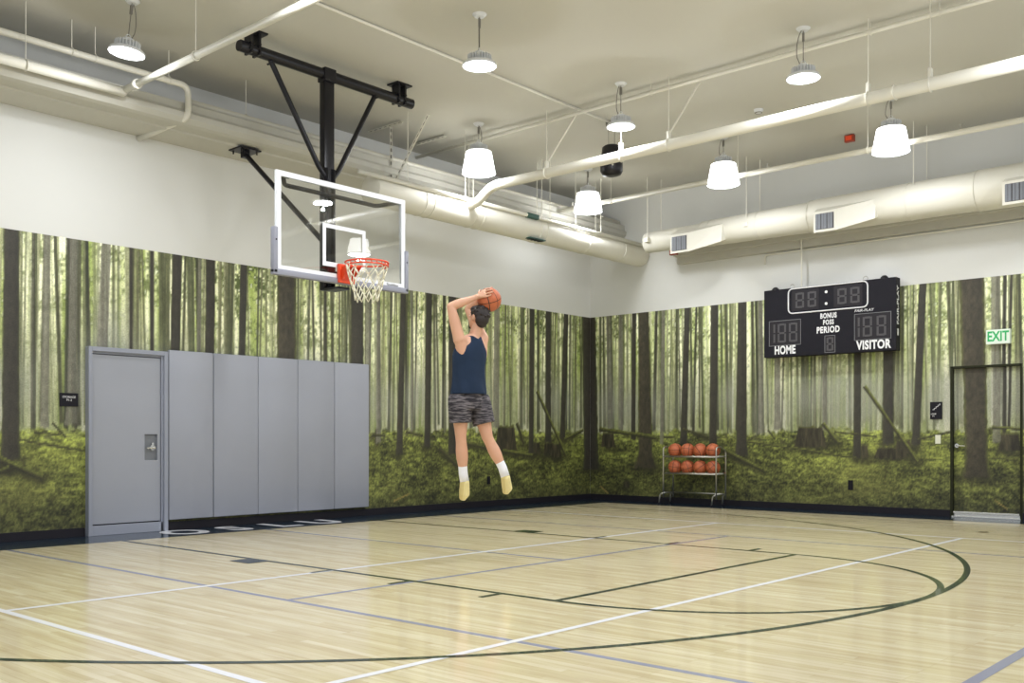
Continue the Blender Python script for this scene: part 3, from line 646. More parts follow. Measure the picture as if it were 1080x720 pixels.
xa, xb, za, zb = lx(-2.63), lx(-3.17), 2.59-z0, 2.99-z0
panel('home_display', xa, xb, za, zb, [(xa+.06, .09, .30, True), (xa+.22, .14, .30, False), (xa+.41, .14, .30, False)])
xa, xb = lx(-4.02), lx(-4.575)
panel('visitor_display', xa, xb, za, zb, [(xa+.04, .09, .30, True), (xa+.20, .14, .30, False), (xa+.41, .14, .30, False)])
xa, xb, za, zb = lx(-3.555), lx(-3.725), 2.435-z0, 2.70-z0
panel('period_display', xa, xb, za, zb, [((xa+xb)/2, .11, .21, False)])
zc, zd = 3.12-z0, 3.44-z0
panel('clock_display', lx(-3.02), lx(-3.46), zc, zd, [(lx(-3.02)+.13, .14, .24, False), (lx(-3.02)+.33, .14, .24, False)], False)
panel('clock_display', lx(-3.70), lx(-4.14), zc, zd, [(lx(-3.70)+.13, .14, .24, False), (lx(-3.70)+.33, .14, .24, False)], False)
obj('clock_outline', outline(B(), lx(-2.96), lx(-4.225), 3.085-z0, 3.47-z0, .022, -.004, .08), M['wtext'], sb, True)
for z in (3.19, 3.37): obj('clock_dot', tb([(lx(-3.58), -.008, z-z0), (lx(-3.58), 0, z-z0)], .022, 16), M['wtext'], sb)
def st(s, y, z, h, sx, nm='lettering', off=.004, sp=1): return text(nm, s, h/.70, Matrix.Translation((lx(y), -.003, z-z0)) @ Matrix.Rotation(PI/2, 4, 'X'), M['wtext'], sb, sx, .001, off, spacing=sp)
st('HOME', -2.90, 2.515, .125, .68, off=.007, sp=1.06); st('VISITOR', -4.31, 2.51, .125, .74, off=.007, sp=1.08)
st('BONUS', -3.615, 3.00, .075, .66, off=.004, sp=1.18); st('POSS', -3.615, 2.90, .072, .66, off=.004, sp=1.18); st('PERIOD', -3.61, 2.785, .092, .74, off=.005, sp=1.14)
text('maker_mark', 'FAIR-PLAY', .055, Matrix.Translation((lx(-4.17), -.003, 3.035-z0)) @ Matrix.Rotation(PI/2, 4, 'X') @ Matrix([[1,.25,0,0],[0,1,0,0],[0,0,1,0],[0,0,0,1]]), M['wtext'], sb, 1.15, .001, 0)
text('side_mark', 'FAIR-PLAY', .10, Matrix.Translation((Wd+.001, .07, H*.62)) @ Matrix.Rotation(PI/2, 4, 'Z') @ Matrix.Rotation(PI/2, 4, 'X') @ Matrix.Rotation(PI/2, 4, 'Z'), M['wtext'], sb, 1.25, .001, .002)
obj('side_label', bx((Wd, .05, .22), (Wd+.003, .09, .32)), M['wtext'], sb)
for y in (-2.71, -4.45):
    bm = lathe(B(), [(.001, .05), (.03, .045), (.055, .02), (.06, 0)], 16, (lx(y), .06, H)); obj('top_bracket', bm, M['black'], sb, True)
for y in (-3.0, -4.17):
    bm = tube(B(), [(lx(y)+.035*math.cos(a*PI/8), .05, H+.03+.035*math.sin(a*PI/8)) for a in range(16)], .006, 8, closed=True); obj('eye_bolt', bm, M['steel'], sb, True)
bm = tb([(lx(-3.14), .08, H), (lx(-3.14), .08, 4.31-z0)], .012, 10); box(bm, (lx(-3.14)-.13, .03, 4.305-z0), (lx(-3.14)+.13, .13, 4.33-z0)); obj('power_conduit', bm, M['pipe'], sb)
for y in (-2.8, -4.4): obj('wall_bracket', bx((lx(y)-.04, .155, .2), (lx(y)+.04, .236, .9)), M['black'], sb)

# ================================================================ ball rack and basketballs
rk = thing('ball_rack', 'silver tube ball rack on small feet against the right forest wall', 'ball rack', (7.42, -1.27, 0), -PI/2)
# local x along the wall, local -y towards the room
ra, rb_, r = .51, .155, .013
for s in (-1, 1):
    bm = tb(bend([(s*ra, -rb_, .12), (s*ra, -rb_, .97), (s*ra, -.02, .99), (s*ra, rb_, .92), (s*ra, rb_, .12)][0:5], .05), r, 12)
    tube(bm, [(s*ra, -rb_, .20), (s*ra, rb_, .20)], r*.9, 10)
    obj('side_frame', bm, M['steel'], rk, True)
    for q in (-1, 1):
        bm = tb(bend([(s*ra, q*rb_, .20), (s*ra-.06 if s < 0 else s*ra-.06, q*(rb_+.01), .17), (s*ra-.075, q*(rb_+.02), .02)], .03), r, 12)
        f = obj('foot', bm, M['steel'], rk, True)
        obj('foot_tip', lathe(B(), [(.017, .0), (.019, .01), (.017, .03)], 14, (s*ra-.075, q*(rb_+.02), 0), True), M['base'], f)
for z in (.83, .545):
    bm = B()
    for y in (-.075, .085): tube(bm, [(-ra, y-.0, z), (ra, y, z)], r*.5, 10)
    tube(bm, [(-ra, -rb_, z-.012), (ra, -rb_, z-.012)], r*.85, 10)
    for s in (-1, 1): tube(bm, [(s*ra, -rb_, z-.012), (s*ra, rb_, z-.005)], r*.8, 10)
    obj('shelf_rail', bm, M['steel'], rk, True)
obj('cross_bar', tb([(-ra, rb_, .20), (ra, rb_, .20)], r*.9, 10), M['steel'], rk, True)
def ball(loc, rot, l, grp='basketballs on the rack', first=[None]):
    if first[0] is None: first[0] = obj('basketball', sphere(.119, 40, 26), M['ball'], None, True); o = first[0]
    else: o = first[0].copy(); COL.objects.link(o)
    o.location = loc; o.rotation_euler = rot; tag(o, l, 'basketball', grp)
    if grp is None: del o['group']
    return o
rs = random.Random(3); pos = ['at the left end', 'second from left', 'third from left', 'at the right end']
for z, row in ((.925, 'upper'), (.640, 'lower')):
    for i in range(4):
        ball((7.42-.005, -1.27-(-.366+.244*i), z), (rs.uniform(0, 3), rs.uniform(0, 3), rs.uniform(0, 3)), 'orange basketball %s of the rack\'s %s shelf' % (pos[i], row))

# ================================================================ ceiling lights
def ribs(bm, r0, r1, z0_, z1_, n=24):
    for k in range(n):
        a = 2*PI*k/n; c, s = math.cos(a), math.sin(a); u = Vector((-s, c, 0))*.004
        v = [bm.verts.new(Vector((r*c, r*s, z))+w_*u) for w_ in (-1, 1) for r, z in ((r0, z0_), (r1, z0_), (r1, z1_), (r0, z1_))]
        bm.faces.new(v[:4]); bm.faces.new(v[4:][::-1])
        for i in range(4): bm.faces.new((v[i], v[4+i], v[4+(i+1) % 4], v[(i+1) % 4]))
def make_lamp(shade):
    t = thing('high_bay_light', '-', 'ceiling light')
    D = -.42 if not shade else -.30
    obj('canopy', lathe(B(), [(.001, -.03), (.05, -.03), (.075, -.004), (.075, 0)], 24), M['lampbody'], t, 'auto')
    bm = tb([(0, 0, -.03), (0, 0, D+.06)], .005, 8); box(bm, (-.012, -.012, -.14), (.012, .012, -.05)); obj('hook', bm, M['cable'], t)
    cable = [Vector((.02+.05*math.sin(i/9*PI), .01, -.03+(D-.0)*i/9+.02*math.sin(i))) for i in range(10)]; obj('power_cable', tb(cable, .005, 8), M['cable'], t, True)
    obj('hook_ring', tube(B(), [(.022*math.cos(a*PI/8), 0, D+.05+.022*math.sin(a*PI/8)) for a in range(16)], .005, 8, closed=True), M['lampbody'], t, True)
    bm = lathe(B(), [(.001, D+.03), (.05, D+.03), (.06, D+.0), (.085, D-.02), (.09, D-.06), (.165, D-.085), (.175, D-.10), (.175, D-.12), (.001, D-.12)], 36)
    ribs(bm, .05, .125, D-.075, D-.005)
    obj('housing', bm, M['lampbody'], t)
    obj('lens', lathe(B(), [(.001, D-.128), (.13, D-.128), (.138, D-.12)], 32), M['lens'], t)
    zl = D-.14
    if shade:
        z = D-.10; 
        obj('shade', lathe(B(), [(.165, z+.005), (.178, z), (.182, z-.02), (.230, z-.275), (.236, z-.29), (.230, z-.293), (.224, z-.275), (.176, z-.02), (.165, z+.002)], 40), M['shade'], t, True)
        obj('shade_rim', tube(B(), [(.233*math.cos(a*PI/20), .233*math.sin(a*PI/20), z-.293) for a in range(40)], .006, 8, closed=True), M['lampbody'], t, True)
        zl = z-.305
        bm = lathe(B(), [(.001, z-.285), (.222, z-.285)], 32); obj('diffuser', bm, M['diffuser'], t)
    ld = bpy.data.lights.new('lamp_light', 'AREA'); ld.shape = 'DISK'; ld.size = .30 if not shade else .42; ld.energy = LAMP_POWER; ld.color = (.97, 1, 1.06); ld.spread = math.radians(172)
    lo = bpy.data.objects.new('lamp_light', ld); COL.objects.link(lo); lo.parent = t; lo.location = (0, 0, zl-.004)
    sp = bpy.data.lights.new('lamp_spill', 'POINT'); sp.shadow_soft_size = .03; sp.energy = LAMP_SPILL; sp.color = (.97, 1, 1.06)  # extra point light added under the lens to brighten ceiling and soffit
    so = bpy.data.objects.new('lamp_spill', sp); COL.objects.link(so); so.parent = t; so.location = (0, 0, zl-.10)
    return t
lampA, lampB = make_lamp(False), make_lamp(True)
LA = [(-2.2, -.62, 'flat round high bay light at the upper left, left of the hoop beam'), (.34, -3.0, 'flat round high bay light between the hoop beam and the speaker'),
      (2.94, -2.94, 'flat round high bay light just above the black speaker'), (2.89, -5.35, 'flat round high bay light nearest the top right, above the big white pipe'),
      (.3, -5.8, 'added unseen flat round high bay light over the free throw circle, above the frame'), (-2.3, -3.0, 'added unseen flat round high bay light over the left of the key, above the frame'), (-2.3, -5.4, 'added unseen flat round high bay light in the second row, left, above the frame'),  # from here on, unseen lamps added to light the near court
      (.3, -7.8, 'added unseen flat round high bay light in the third row over the centre, above the frame'), (-2.3, -7.8, 'added unseen flat round high bay light in the third row, left, above the frame'), (-4.9, -3.0, 'added unseen flat round high bay light farthest left of the court'),
      (-4.9, -7.8, 'added unseen flat round high bay light over the near corner'), (-4.9, -5.4, 'added unseen flat round high bay light over the near left of the court')]
LB = [(2.9, -.56, 'shaded white high bay light beside the elbow of the big white pipe'), (5.75, -.30, 'shaded white high bay light directly below the black speaker'),
      (5.70, -2.80, 'shaded white high bay light left of the scoreboard, over the thin pipe'), (5.67, -5.24, 'shaded white high bay light hanging above the scoreboard, rightmost in the photo'), (5.67, -7.8, 'added unseen shaded white high bay light near the exit door corner, outside the frame'), (2.9, -7.8, 'added unseen shaded white high bay light in the third row, right, outside the frame')]  # last two are unseen, added to light the near court
for src, lst in ((lampA, LA), (lampB, LB)):
    for i, (x, y, l) in enumerate(lst):
        o = src if i == 0 else copy_tree(src)
        o.location = (x, y, CZ); o['label'] = l; o['group'] = 'high bay lights'
        o.rotation_euler = (0, 0, i*.7)
lampA.rotation_euler = (math.radians(3), math.radians(5), 0)
# ================================================================ ducts and pipes under the ceiling
def rod(bm, x, y, za, zb=CZ, r=.006): return tube(bm, [(x, y, za), (x, y, zb)], r, 6)
def along_x(bm, x0, x1, y, z, r, n=16): return tube(bm, [(x0, y, z), (x1, y, z)], r, n)
t = thing('air_duct', 'round cream air duct along the left wall ending at the corner', 'air duct', (1.37, 0, 4.40))
def loft_x(prof, y, z, n=40):      # list of (x, radius)
    bm = B(); rings = [[bm.verts.new((x, y+r*math.cos(2*PI*j/n), z+r*math.sin(2*PI*j/n))) for j in range(n)] for x, r in prof]
    for a, b_ in zip(rings, rings[1:]):
        for j in range(n): bm.faces.new((a[j], a[(j+1) % n], b_[(j+1) % n], b_[j]))
    bm.faces.new(rings[0]); bm.faces.new(rings[-1][::-1]); return bm
obj('duct_body', loft_x([(0, .12), (.05, .19), (.1, .2), (XW-1.37-.01, .2)], 0, 0), M['duct'], t, 'auto')
bm = B()
for x in (.9, 1.05, 1.9, 2.05, 3.35, 3.5, 4.6, 5.6): tube(bm, [(x, .203*math.cos(a*PI/20), .203*math.sin(a*PI/20)) for a in range(40)], .006, 6, closed=True)
obj('duct_seam', bm, M['duct'], t, True)
for x in (1.9, 3.45, 5.0):
    for xx, yy in ((x, -.1), (x+.12, .1)): obj('hanger_rod', rod(B(), xx, yy, .15, CZ-4.40), M['pipe'], t)
bm = box(B(), (2.95-.0, -.15, -.18), (3.32, -.02, -.165)); 
o = obj('access_tag', bm, M['dgreen'], t); o.location = (.15, -.02, -.012); 
bm = B()
for k in range(4): box(bm, (3.0+.08*k, -.14, -.186), (3.04+.08*k, -.03, -.179))
o2 = obj('tag_slots', bm, M['base'], o)
# duct on the right wall
t = thing('air_duct', 'large round white air duct with three registers along the right wall', 'air duct', (7.0, -.62, 4.44))
bm = B(); n = 44
prof = [(0, .165), (-.02, .172), (-1.0, .178), (-1.15, .205), (-2.9, .225), (-3.05, .25), (-5.2, .262), (-5.4, .275), (-11.5, .28)]
rings = [[bm.verts.new((r*math.cos(2*PI*j/n), y, r*math.sin(2*PI*j/n))) for j in range(n)] for y, r in prof]
for a, b_ in zip(rings, rings[1:]):
    for j in range(n): bm.faces.new((a[j], a[(j+1) % n], b_[(j+1) % n], b_[j]))
bm.faces.new(rings[0]); bm.faces.new(rings[-1][::-1])
obj('duct_body', bm, M['duct'], t, 'auto')
bm = B()
for y, r in ((-1.1, .203), (-1.25, .21), (-2.1, .218), (-2.95, .245), (-4.4, .26), (-5.3, .274)): tube(bm, [(r*math.cos(a*PI/20), y, r*math.sin(a*PI/20)) for a in range(40)], .005, 6, closed=True)
obj('duct_seam', bm, M['duct'], t, True)
for y in (-.12, -1.95, -4.5, -6.9):
    h = obj('hanger_rod', rod(B(), -.19, y, .0, CZ-4.44, .007), M['pipe'], t); obj('hanger_clip', bx((-.235, y-.035, -.035), (-.165, y+.035, .035), .006), M['pipe'], h)
    obj('hanger_rod', rod(B(), .1, y-.08, .15, CZ-4.44, .007), M['pipe'], t)
for yy in (-1.33, -3.77, -6.32):
    y = yy+.62; f = -.41; zc = -.18
    bm = B()
    A = [(f, y, zc-.15), (f, y-.34, zc-.15), (f, y-.34, zc+.15), (f, y, zc+.15)]
    Bk = [(-.10, y+.03, zc-.02), (-.12, y-.85, zc+.02), (-.12, y-.85, zc+.30), (-.05, y+.03, zc+.33)]
    Md = [(f+.13, y-.85, zc-.04), (f+.17, y-.85, zc+.24)]
    V_ = [bm.verts.new(p) for p in A+Bk+Md]
    a0, a1, a2, a3, b0, b1, b2, b3, m0, m1 = V_
    for fc in ((a0, a1, a2, a3), (a1, m0, m1, a2), (a0, a3, b3, b0), (m0, b1, b2, m1), (a3, a2, m1, b2, b3), (a0, b0, b1, m0, a1)): bm.faces.new(fc)
    rg = obj('register_box', bm, M['duct'], t)
    bm = B(); g = .035
    for k in range(6): box(bm, (f-.008, y-g-.027-(k*.045), zc-.11), (f-.003, y-g-.01-(k*.045)+.022, zc+.11)) if k % 2 else box(bm, (f-.006, y-g-.027-(k*.045), zc-.11), (f-.002, y-g+.004-(k*.045), zc+.11))
    gr = obj('grille', bm, M['recess'], rg)
    obj('grille_back', bx((f-.002, y-.34+g, zc-.115), (f-.0005, y-g, zc+.115)), M['louvre'], rg)
# big white pipe with elbow into the duct
t = thing('white_pipe', 'thick white pipe crossing the ceiling and bending down into the left duct', 'pipe', (3.1, 0, 4.66))
obj('pipe_body', tb(bend([(0, Y0+.1, 0), (0, -.62, 0), (.0, -.3, -.22), (0, -.03, -.2)], .16), .066, 24), M['pipe'], t, True)
for y in (-6.6, -6.25, -5.97, -3.53, -2.83, -1.62):
    bm = B(); tube(bm, [(.072*math.cos(a*PI/12), y, .072*math.sin(a*PI/12)) for a in range(24)], .009, 6, closed=True)
    if y != -6.25: rod(bm, 0, y, .07, CZ-4.66, .006); box(bm, (-.03, y-.015, .06), (.03, y+.015, .16))
    if y in (-3.53, -1.62): tube(bm, [(0, y, .12), (.32, y-.28, CZ-4.66)], .012, 6)
    obj('pipe_hanger', bm, M['pipe'], t)
# thinner pipes
def pipe(l, pts, r, hang=(), rb=.04, name='sprinkler_pipe', loc=None, extra=None):
    pts = [Vector(p) for p in pts]; o0 = pts[0].copy()
    t = thing(name, l, 'pipe', o0)
    obj('pipe_body', tb(bend([p-o0 for p in pts], rb) if len(pts) > 2 else [p-o0 for p in pts], r, 16), M['pipe'], t, True)
    if hang:
        for p in hang:
            bm = B(); p = Vector(p)-o0; rod(bm, p.x, p.y, p.z, CZ-o0.z, .005)
            ax = (pts[1]-pts[0]).normalized(); u, v = frame_at(ax)
            tube(bm, [p+(u*math.cos(a*PI/8)+v*math.sin(a*PI/8))*(r+.008) for a in range(16)], .005, 6, closed=True)
            obj('pipe_hanger', bm, M['pipe'], t)
    return t
t = pipe('white pipe passing just left of the hoop beam to the left soffit', [(-1.87, .3, 4.88), (-1.87, Y0+.1, 4.88)], .037, [(-1.87, -1.25, 4.88), (-1.87, -6.4, 4.88)])
bm = B()
for y in (.27, -.05): tube(bm, [(0, y-.3, 0), (0, y-.36, 0)], .052, 14)
obj('coupling', bm, M['pipe'], t, True)
pipe('thin cream pipe high on the ceiling above the big white pipe', [(3.22, 1.05, 5.40), (3.22, Y0+.1, 5.40)], .024, [(3.22, -.3, 5.40), (3.22, -3.2, 5.4), (3.22, -5.95, 5.40), (3.22, -6.65, 5.40)])
t = pipe('cream sprinkler pipe below the shaded lights, from soffit towards the scoreboard side', [(5.76, .33, 4.91), (5.76, Y0+.1, 4.91)], .037, [(5.76, -.75, 4.91), (5.76, -3.0, 4.91), (5.76, -4.9, 4.91), (5.76, -7, 4.91)])
for y in (-.3, -3.8, -6.4):
    bm = tb([(0, y, .03), (0, y, .09)], .012, 8); tube(bm, [(0, y, .09), (0, y, .095)], .025, 10); obj('sprinkler_head', bm, M['steel'], t)
pipe('thin conduit on the ceiling running to the box above the speaker', [(-9.3, -2.0, 5.475), (4.15, -2.0, 5.475)], .015, name='conduit')
pipe('white pipe running just above the left duct to the corner', [(1.05, -.2, 4.53), (7.66, -.2, 4.53)], .030, [(1.9, -.2, 4.53), (3.0, -.2, 4.53), (4.9, -.2, 4.53), (5.55, -.2, 4.53)], name='water_pipe')
bm = box(B(), (-.13, -.036, -.036), (.13, .036, .036), None, .006); o = obj('pipe_label', bm, M['dgreen']); o.parent = [x for x in bpy.data.objects if x.name.startswith('water_pipe')][0]; o.location = (3.42, 0, 0)
pipe('long thick white pipe along the left soffit ending below the left light', [(-9.4, .20, 4.86), (-1.87, .20, 4.86)], .050, [(-4.5, .2, 4.86), (-2.9, .2, 4.86)], name='drain_pipe')
t = pipe('white pipe along the left soffit dropping down and back into the wall', [(-9.4, .28, 5.16), (-1.06, .28, 5.16), (-1.06, .28, 4.80), (-1.22, 1.12, 4.69)], .035, [(-4.2, .28, 5.16), (-2.4, .28, 5.16), (-2.15, .28, 5.16), (-1.3, .28, 5.16)], .10)
pipe('cream pipe lying on top of the left soffit behind the hoop', [(-1.0, .42, 5.03), (7.6, .42, 5.03)], .04, [(-.2, .42, 5.03)], name='water_pipe')
pipe('thin cream conduit bent down the wall above the scoreboard', [(7.66, Y0+.2, 4.10), (7.66, -2.45, 4.10), (7.66, -2.45, 3.95)], .014, rb=.06, name='conduit')
# slotted struts at the ceiling behind the hoop
def strut(l, a, b_):
    a = Vector(a); b_ = Vector(b_); t = thing('strut_channel', l, 'strut channel', a)
    d = b_-a; u = Vector((-d.y, d.x, 0)).normalized() if abs(d.z) < d.length*.9 else Vector((1, 0, 0))
    v = u.cross(d.normalized()); bm = B()
    for s in (-1, 1):
        o0 = u*s*.018; tube(bm, [o0, o0+d], .006, 4)
    tube(bm, [v*.012, v*.012+d], .010, 4)
    obj('channel', bm, M['pipe'], t)
    n = max(3, int(d.length/.09)); bm = B()
    for i in range(n): c = d*((i+.5)/n)-v*.001; tube(bm, [c-d.normalized()*.022, c+d.normalized()*.022], .0125, 5)
    obj('slots', bm, M['cable'], t); return t
strut('short slotted strut on the ceiling right of the hoop beam', (2.07, .80, 5.47), (2.07, .10, 5.47))
strut('short slotted strut on the ceiling left of the shaded pipe-elbow light', (2.92, .72, 5.47), (2.92, .12, 5.47))
strut('vertical slotted strut hanging right of the hoop mast', (2.07, .33, 5.44), (2.07, .33, 4.62))
strut('slanted slotted strut right of the hoop mast', (2.11, -.38, 5.47), (2.07, .30, 4.62))
# speaker and its box
t = thing('pendant_speaker', 'black pendant speaker hanging behind the big white pipe', 'speaker', (4.06, -1.99, CZ))
obj('junction_box', bx((-.06, -.06, -.07), (.06, .06, 0), .01), M['cable'], t)
for s in (-1, 1): obj('hanger_cable', rod(B(), s*.07, 0, -.36, 0, .004), M['cable'], t)
obj('speaker_body', lathe(B(), [(.001, -.33), (.10, -.335), (.13, -.36), (.145, -.5), (.155, -.60), (.155, -.69), (.13, -.735), (.08, -.75), (.001, -.75)], 36), M['black'], t, True)
bm = tb([(-.155*.748-.001, -.155*.663, -.63), (-.158*.748, -.158*.663, -.63)], .018, 12); obj('badge', bm, M['steel'], t)
# alarm devices
def alarm(l, loc, rz=0):
    t = thing('fire_alarm', l, 'fire alarm', loc, rz)
    obj('housing', bx((-.07, -.07, -.05), (.07, 0, .05), .008), M['red'], t)
    obj('horn', lathe(B(), [(.001, 0), (.035, 0), (.05, .02)], 18).__class__ and bx((-.045, -.085, -.03), (.045, -.068, .03), .004), M['orange'], t)
alarm('red fire alarm horn below the duct near the corner', (7.25, -1.0, 4.27), -PI/2)
alarm('red alarm device on the ceiling above the scoreboard side', (6.84, -4.22, 5.44), -PI/2)
t = thing('smoke_detector', 'small round smoke detector on the ceiling right of the scoreboard-side light', 'smoke detector', (4.95, -3.75, CZ))
obj('base', lathe(B(), [(.001, -.05), (.04, -.045), (.06, -.02), (.065, 0)], 24), M['lampbody'], t, True); obj('cage', tube(B(), [(.045*math.cos(a*PI/8), .045*math.sin(a*PI/8), -.045) for a in range(16)], .005, 6, closed=True), M['cable'], t)

# ================================================================ the player
J = {'head': (-0.058, -3.356, 2.288), 'skull': (-0.055, -3.359, 2.311), 'face': (-0.048, -3.307, 2.256), 'neck': (-0.083, -3.328, 2.121), 'chest': (-0.108, -3.3, 2.009), 'belly': (-0.12, -3.286, 1.768), 'pelvis': (-0.12, -3.286, 1.573), 'lsh': (-0.278, -3.318, 2.07), 'rsh': (0.074, -3.294, 2.107), 'lel': (-0.347, -3.271, 2.387), 'lwr': (-0.123, -3.404, 2.49), 'rel': (0.06, -3.112, 2.414), 'rwr': (0.093, -3.315, 2.588), 'ball': (0.03, -3.425, 2.477), 'lhip': (-0.218, -3.266, 1.505), 'rhip': (-0.008, -3.307, 1.511), 'lkn': (-0.205, -3.265, 1.145), 'lan': (-0.154, -3.248, 0.774), 'rkn': (0.04, -3.391, 1.127), 'ran': (0.146, -3.496, 0.828), 'lheel': (-0.145, -3.258, 0.69), 'lball': (-0.126, -3.234, 0.586), 'ltoe': (-0.114, -3.202, 0.538), 'rheel': (0.158, -3.524, 0.735), 'rball': (0.197, -3.507, 0.639), 'rtoe': (0.213, -3.48, 0.596)}
J = {k: Vector(v) for k, v in J.items()}
def remesh(o, vox, sm=6):
    r = o.modifiers.new('r', 'REMESH'); r.mode = 'VOXEL'; r.voxel_size = vox; r.use_smooth_shade = True
    s = o.modifiers.new('s', 'SMOOTH'); s.iterations = sm; s.factor = .5
def cap(bm, a, b_, ra_, rb2, n=18):
    a = Vector(a); b_ = Vector(b_); d = (b_-a).normalized(); pts = []; rs_ = []
    for k in range(5): th = PI/2*k/5; pts.append(a-d*ra_*math.cos(th)); rs_.append(max(.0008, ra_*math.sin(th)))
    for k in range(7): f = k/6; pts.append(a.lerp(b_, f)); rs_.append(ra_+(rb2-ra_)*f)
    for k in range(1, 6): th = PI/2*k/5; pts.append(b_+d*rb2*math.sin(th)); rs_.append(max(.0008, rb2*math.cos(th)))
    return tube(bm, pts, rs_, n)
def muscle(bm, a, b_, rs_, n=18):
    a = Vector(a); b_ = Vector(b_); N = len(rs_); cap(bm, a, a.lerp(b_, .001), rs_[0], rs_[0]); cap(bm, b_, b_.lerp(a, .001), rs_[-1], rs_[-1])
    return tube(bm, [a.lerp(b_, i/(N-1)) for i in range(N)], rs_, n)
def ell(bm, c, r, rot=None):
    g = bmesh.ops.create_uvsphere(bm, u_segments=24, v_segments=16, radius=1); mt = Matrix.Translation(c) @ (rot or Matrix.Identity(4)) @ Matrix.Diagonal((*r, 1))
    for v in g['verts']: v.co = mt @ v.co
    return bm
def loft(bm, rings, n=36, capped=True):
    R_ = [[bm.verts.new(Vector(c)+Vector((rx*math.cos(2*PI*j/n), ry*math.sin(2*PI*j/n), 0))) for j in range(n)] for c, rx, ry in rings]
    for a, b_ in zip(R_, R_[1:]):
        for j in range(n): bm.faces.new((a[j], a[(j+1) % n], b_[(j+1) % n], b_[j]))
    if capped: bm.faces.new(R_[0][::-1]); bm.faces.new(R_[-1])
    return bm
man = thing('person', 'person jumping with a basketball overhead, navy tank top, patterned shorts, white socks', 'person', (-.12, -3.29, 0))
Wm = Matrix.Translation((.12, 3.29, 0))
def mobj(name, bm, m, parent=man, smooth=True):
    for v in bm.verts: v.co = Wm @ v.co
    return obj(name, bm, m, parent, smooth)
bc = J['ball']; ball(bc, (.4, 1.1, .3), 'orange basketball held overhead by the jumping person', None)
bm = B()
tc = J['chest']; pc = J['pelvis']
loft(bm, [((pc.x, pc.y, 1.47), .15, .11), ((pc.x, pc.y, 1.56), .165, .12), ((pc.x, pc.y, 1.66), .148, .105), ((-.12, -3.29, 1.76), .142, .1), ((-.115, -3.29, 1.88), .165, .112), ((-.11, -3.3, 1.98), .178, .118), ((-.105, -3.3, 2.05), .165, .105), ((-.10, -3.31, 2.10), .12, .08), ((-.09, -3.32, 2.135), .06, .055)])
for s in ('l', 'r'):
    sh, el_, wr = J[s+'sh'], J[s+'el'], J[s+'wr']
    if s == 'l': wr = bc+(wr-bc).normalized()*.155; J['lwr'] = wr
    else: wr = bc+(wr-bc).normalized()*.155; J['rwr'] = wr
    cap(bm, (tc.x+(.08 if s == 'r' else -.08), tc.y, 2.03), sh, .07, .062)
    cap(bm, (tc.x+(.13 if s == 'r' else -.13), tc.y-.03, 1.93), sh, .055, .055)
    muscle(bm, sh, el_, [.060, .056, .054, .052, .046, .040]); muscle(bm, el_, wr, [.040, .045, .044, .036, .029, .025])
    hp, kn, an = J[s+'hip'], J[s+'kn'], J[s+'an']
    muscle(bm, hp, kn, [.070, .086, .086, .076, .064, .056]); muscle(bm, kn, an, [.054, .053, .060, .058, .046, .036])
    bk = Vector((0, -.012, 0)); cap(bm, kn.lerp(an, .2)+bk, kn.lerp(an, .42)+bk, .046, .042)
    # foot inside the shoe
    hl, fb, to = J[s+'heel'], J[s+'ball'], J[s+'toe']
    cap(bm, an, hl, .033, .032); cap(bm, hl, fb, .032, .034); cap(bm, fb, to, .034, .022)
# neck and head (faces the hoop, +y)
hc = Vector((-.056, -3.355, 2.292)); cap(bm, (-.088, -3.325, 2.09), (hc.x, hc.y-.0, 2.22), .060, .056)
rt = Matrix.Rotation(math.radians(8), 4, 'X') @ Matrix.Rotation(math.radians(8), 4, 'Y')
def hp_(x, y, z): return hc+(rt @ Vector((x, y, z)))
ell(bm, hp_(0, -.012, .025), (.076, .095, .092), rt); ell(bm, hp_(0, .03, -.035), (.058, .062, .075), rt); ell(bm, hp_(0, .055, -.085), (.032, .032, .022), rt)
ell(bm, hp_(0, .062, .012), (.05, .03, .05), rt)
cap(bm, hp_(0, .088, .02), hp_(0, .108, -.018), .009, .014); ell(bm, hp_(0, .089, -.048), (.024, .012, .007), rt); ell(bm, hp_(0, .088, -.062), (.021, .012, .007), rt)
for s in (-1, 1):
    ell(bm, hp_(s*.079, -.008, -.005), (.010, .019, .031), rt @ Matrix.Rotation(s*.25, 4, 'Z')); ell(bm, hp_(s*.03, .083, .03), (.016, .010, .006), rt)
# hands closing on the ball
def hand(bm, wr, m_dir, flip):
    w_ = (wr-bc).normalized(); m_ = (m_dir-w_*m_dir.dot(w_)).normalized(); s_ = w_.cross(m_)*flip
    def P(th, a, h): d = m_*math.cos(a)+s_*math.sin(a); return bc+(w_*math.cos(th)+d*math.sin(th))*(.119+h)
    for a in (-.45, -.15, .15, .45): cap(bm, P(.06, a, .02), P(.55, a*1.1, .013), .019, .014, 12)
    cap(bm, wr+w_*.01, P(.1, 0, .016), .025, .022, 12)
    for a, L_ in ((-.62, 1.02), (-.22, 1.20), (.17, 1.26), (.52, 1.16)):
        th = [.5, .5+(L_-.5)*.45, .5+(L_-.5)*.75, L_]; rr = [.0105, .0095, .0088, .0075]
        q = [P(t_, a*(1-.12*i), .009) for i, t_ in enumerate(th)]
        for i in range(3): cap(bm, q[i], q[i+1], rr[i], rr[i+1], 10)
    q = [P(.15, 1.0, .014), P(.42, 1.35, .012), P(.66, 1.42, .010), P(.84, 1.38, .009)]
    for i in range(3): cap(bm, q[i], q[i+1], [.014, .0115, .010][i], [.0115, .010, .008][i], 10)
hand(bm, J['lwr'], Vector((-.45, -.65, .55)), 1); hand(bm, J['rwr'], Vector((.7, -.4, -.2)), -1)
body = mobj('body', bm, M['skin']); remesh(body, .0055, 4)
# eyes
for s in (-1, 1): mobj('eye', ell(B(), hp_(s*.03, .084, .016), (.010, .007, .006), rt), M['white'])
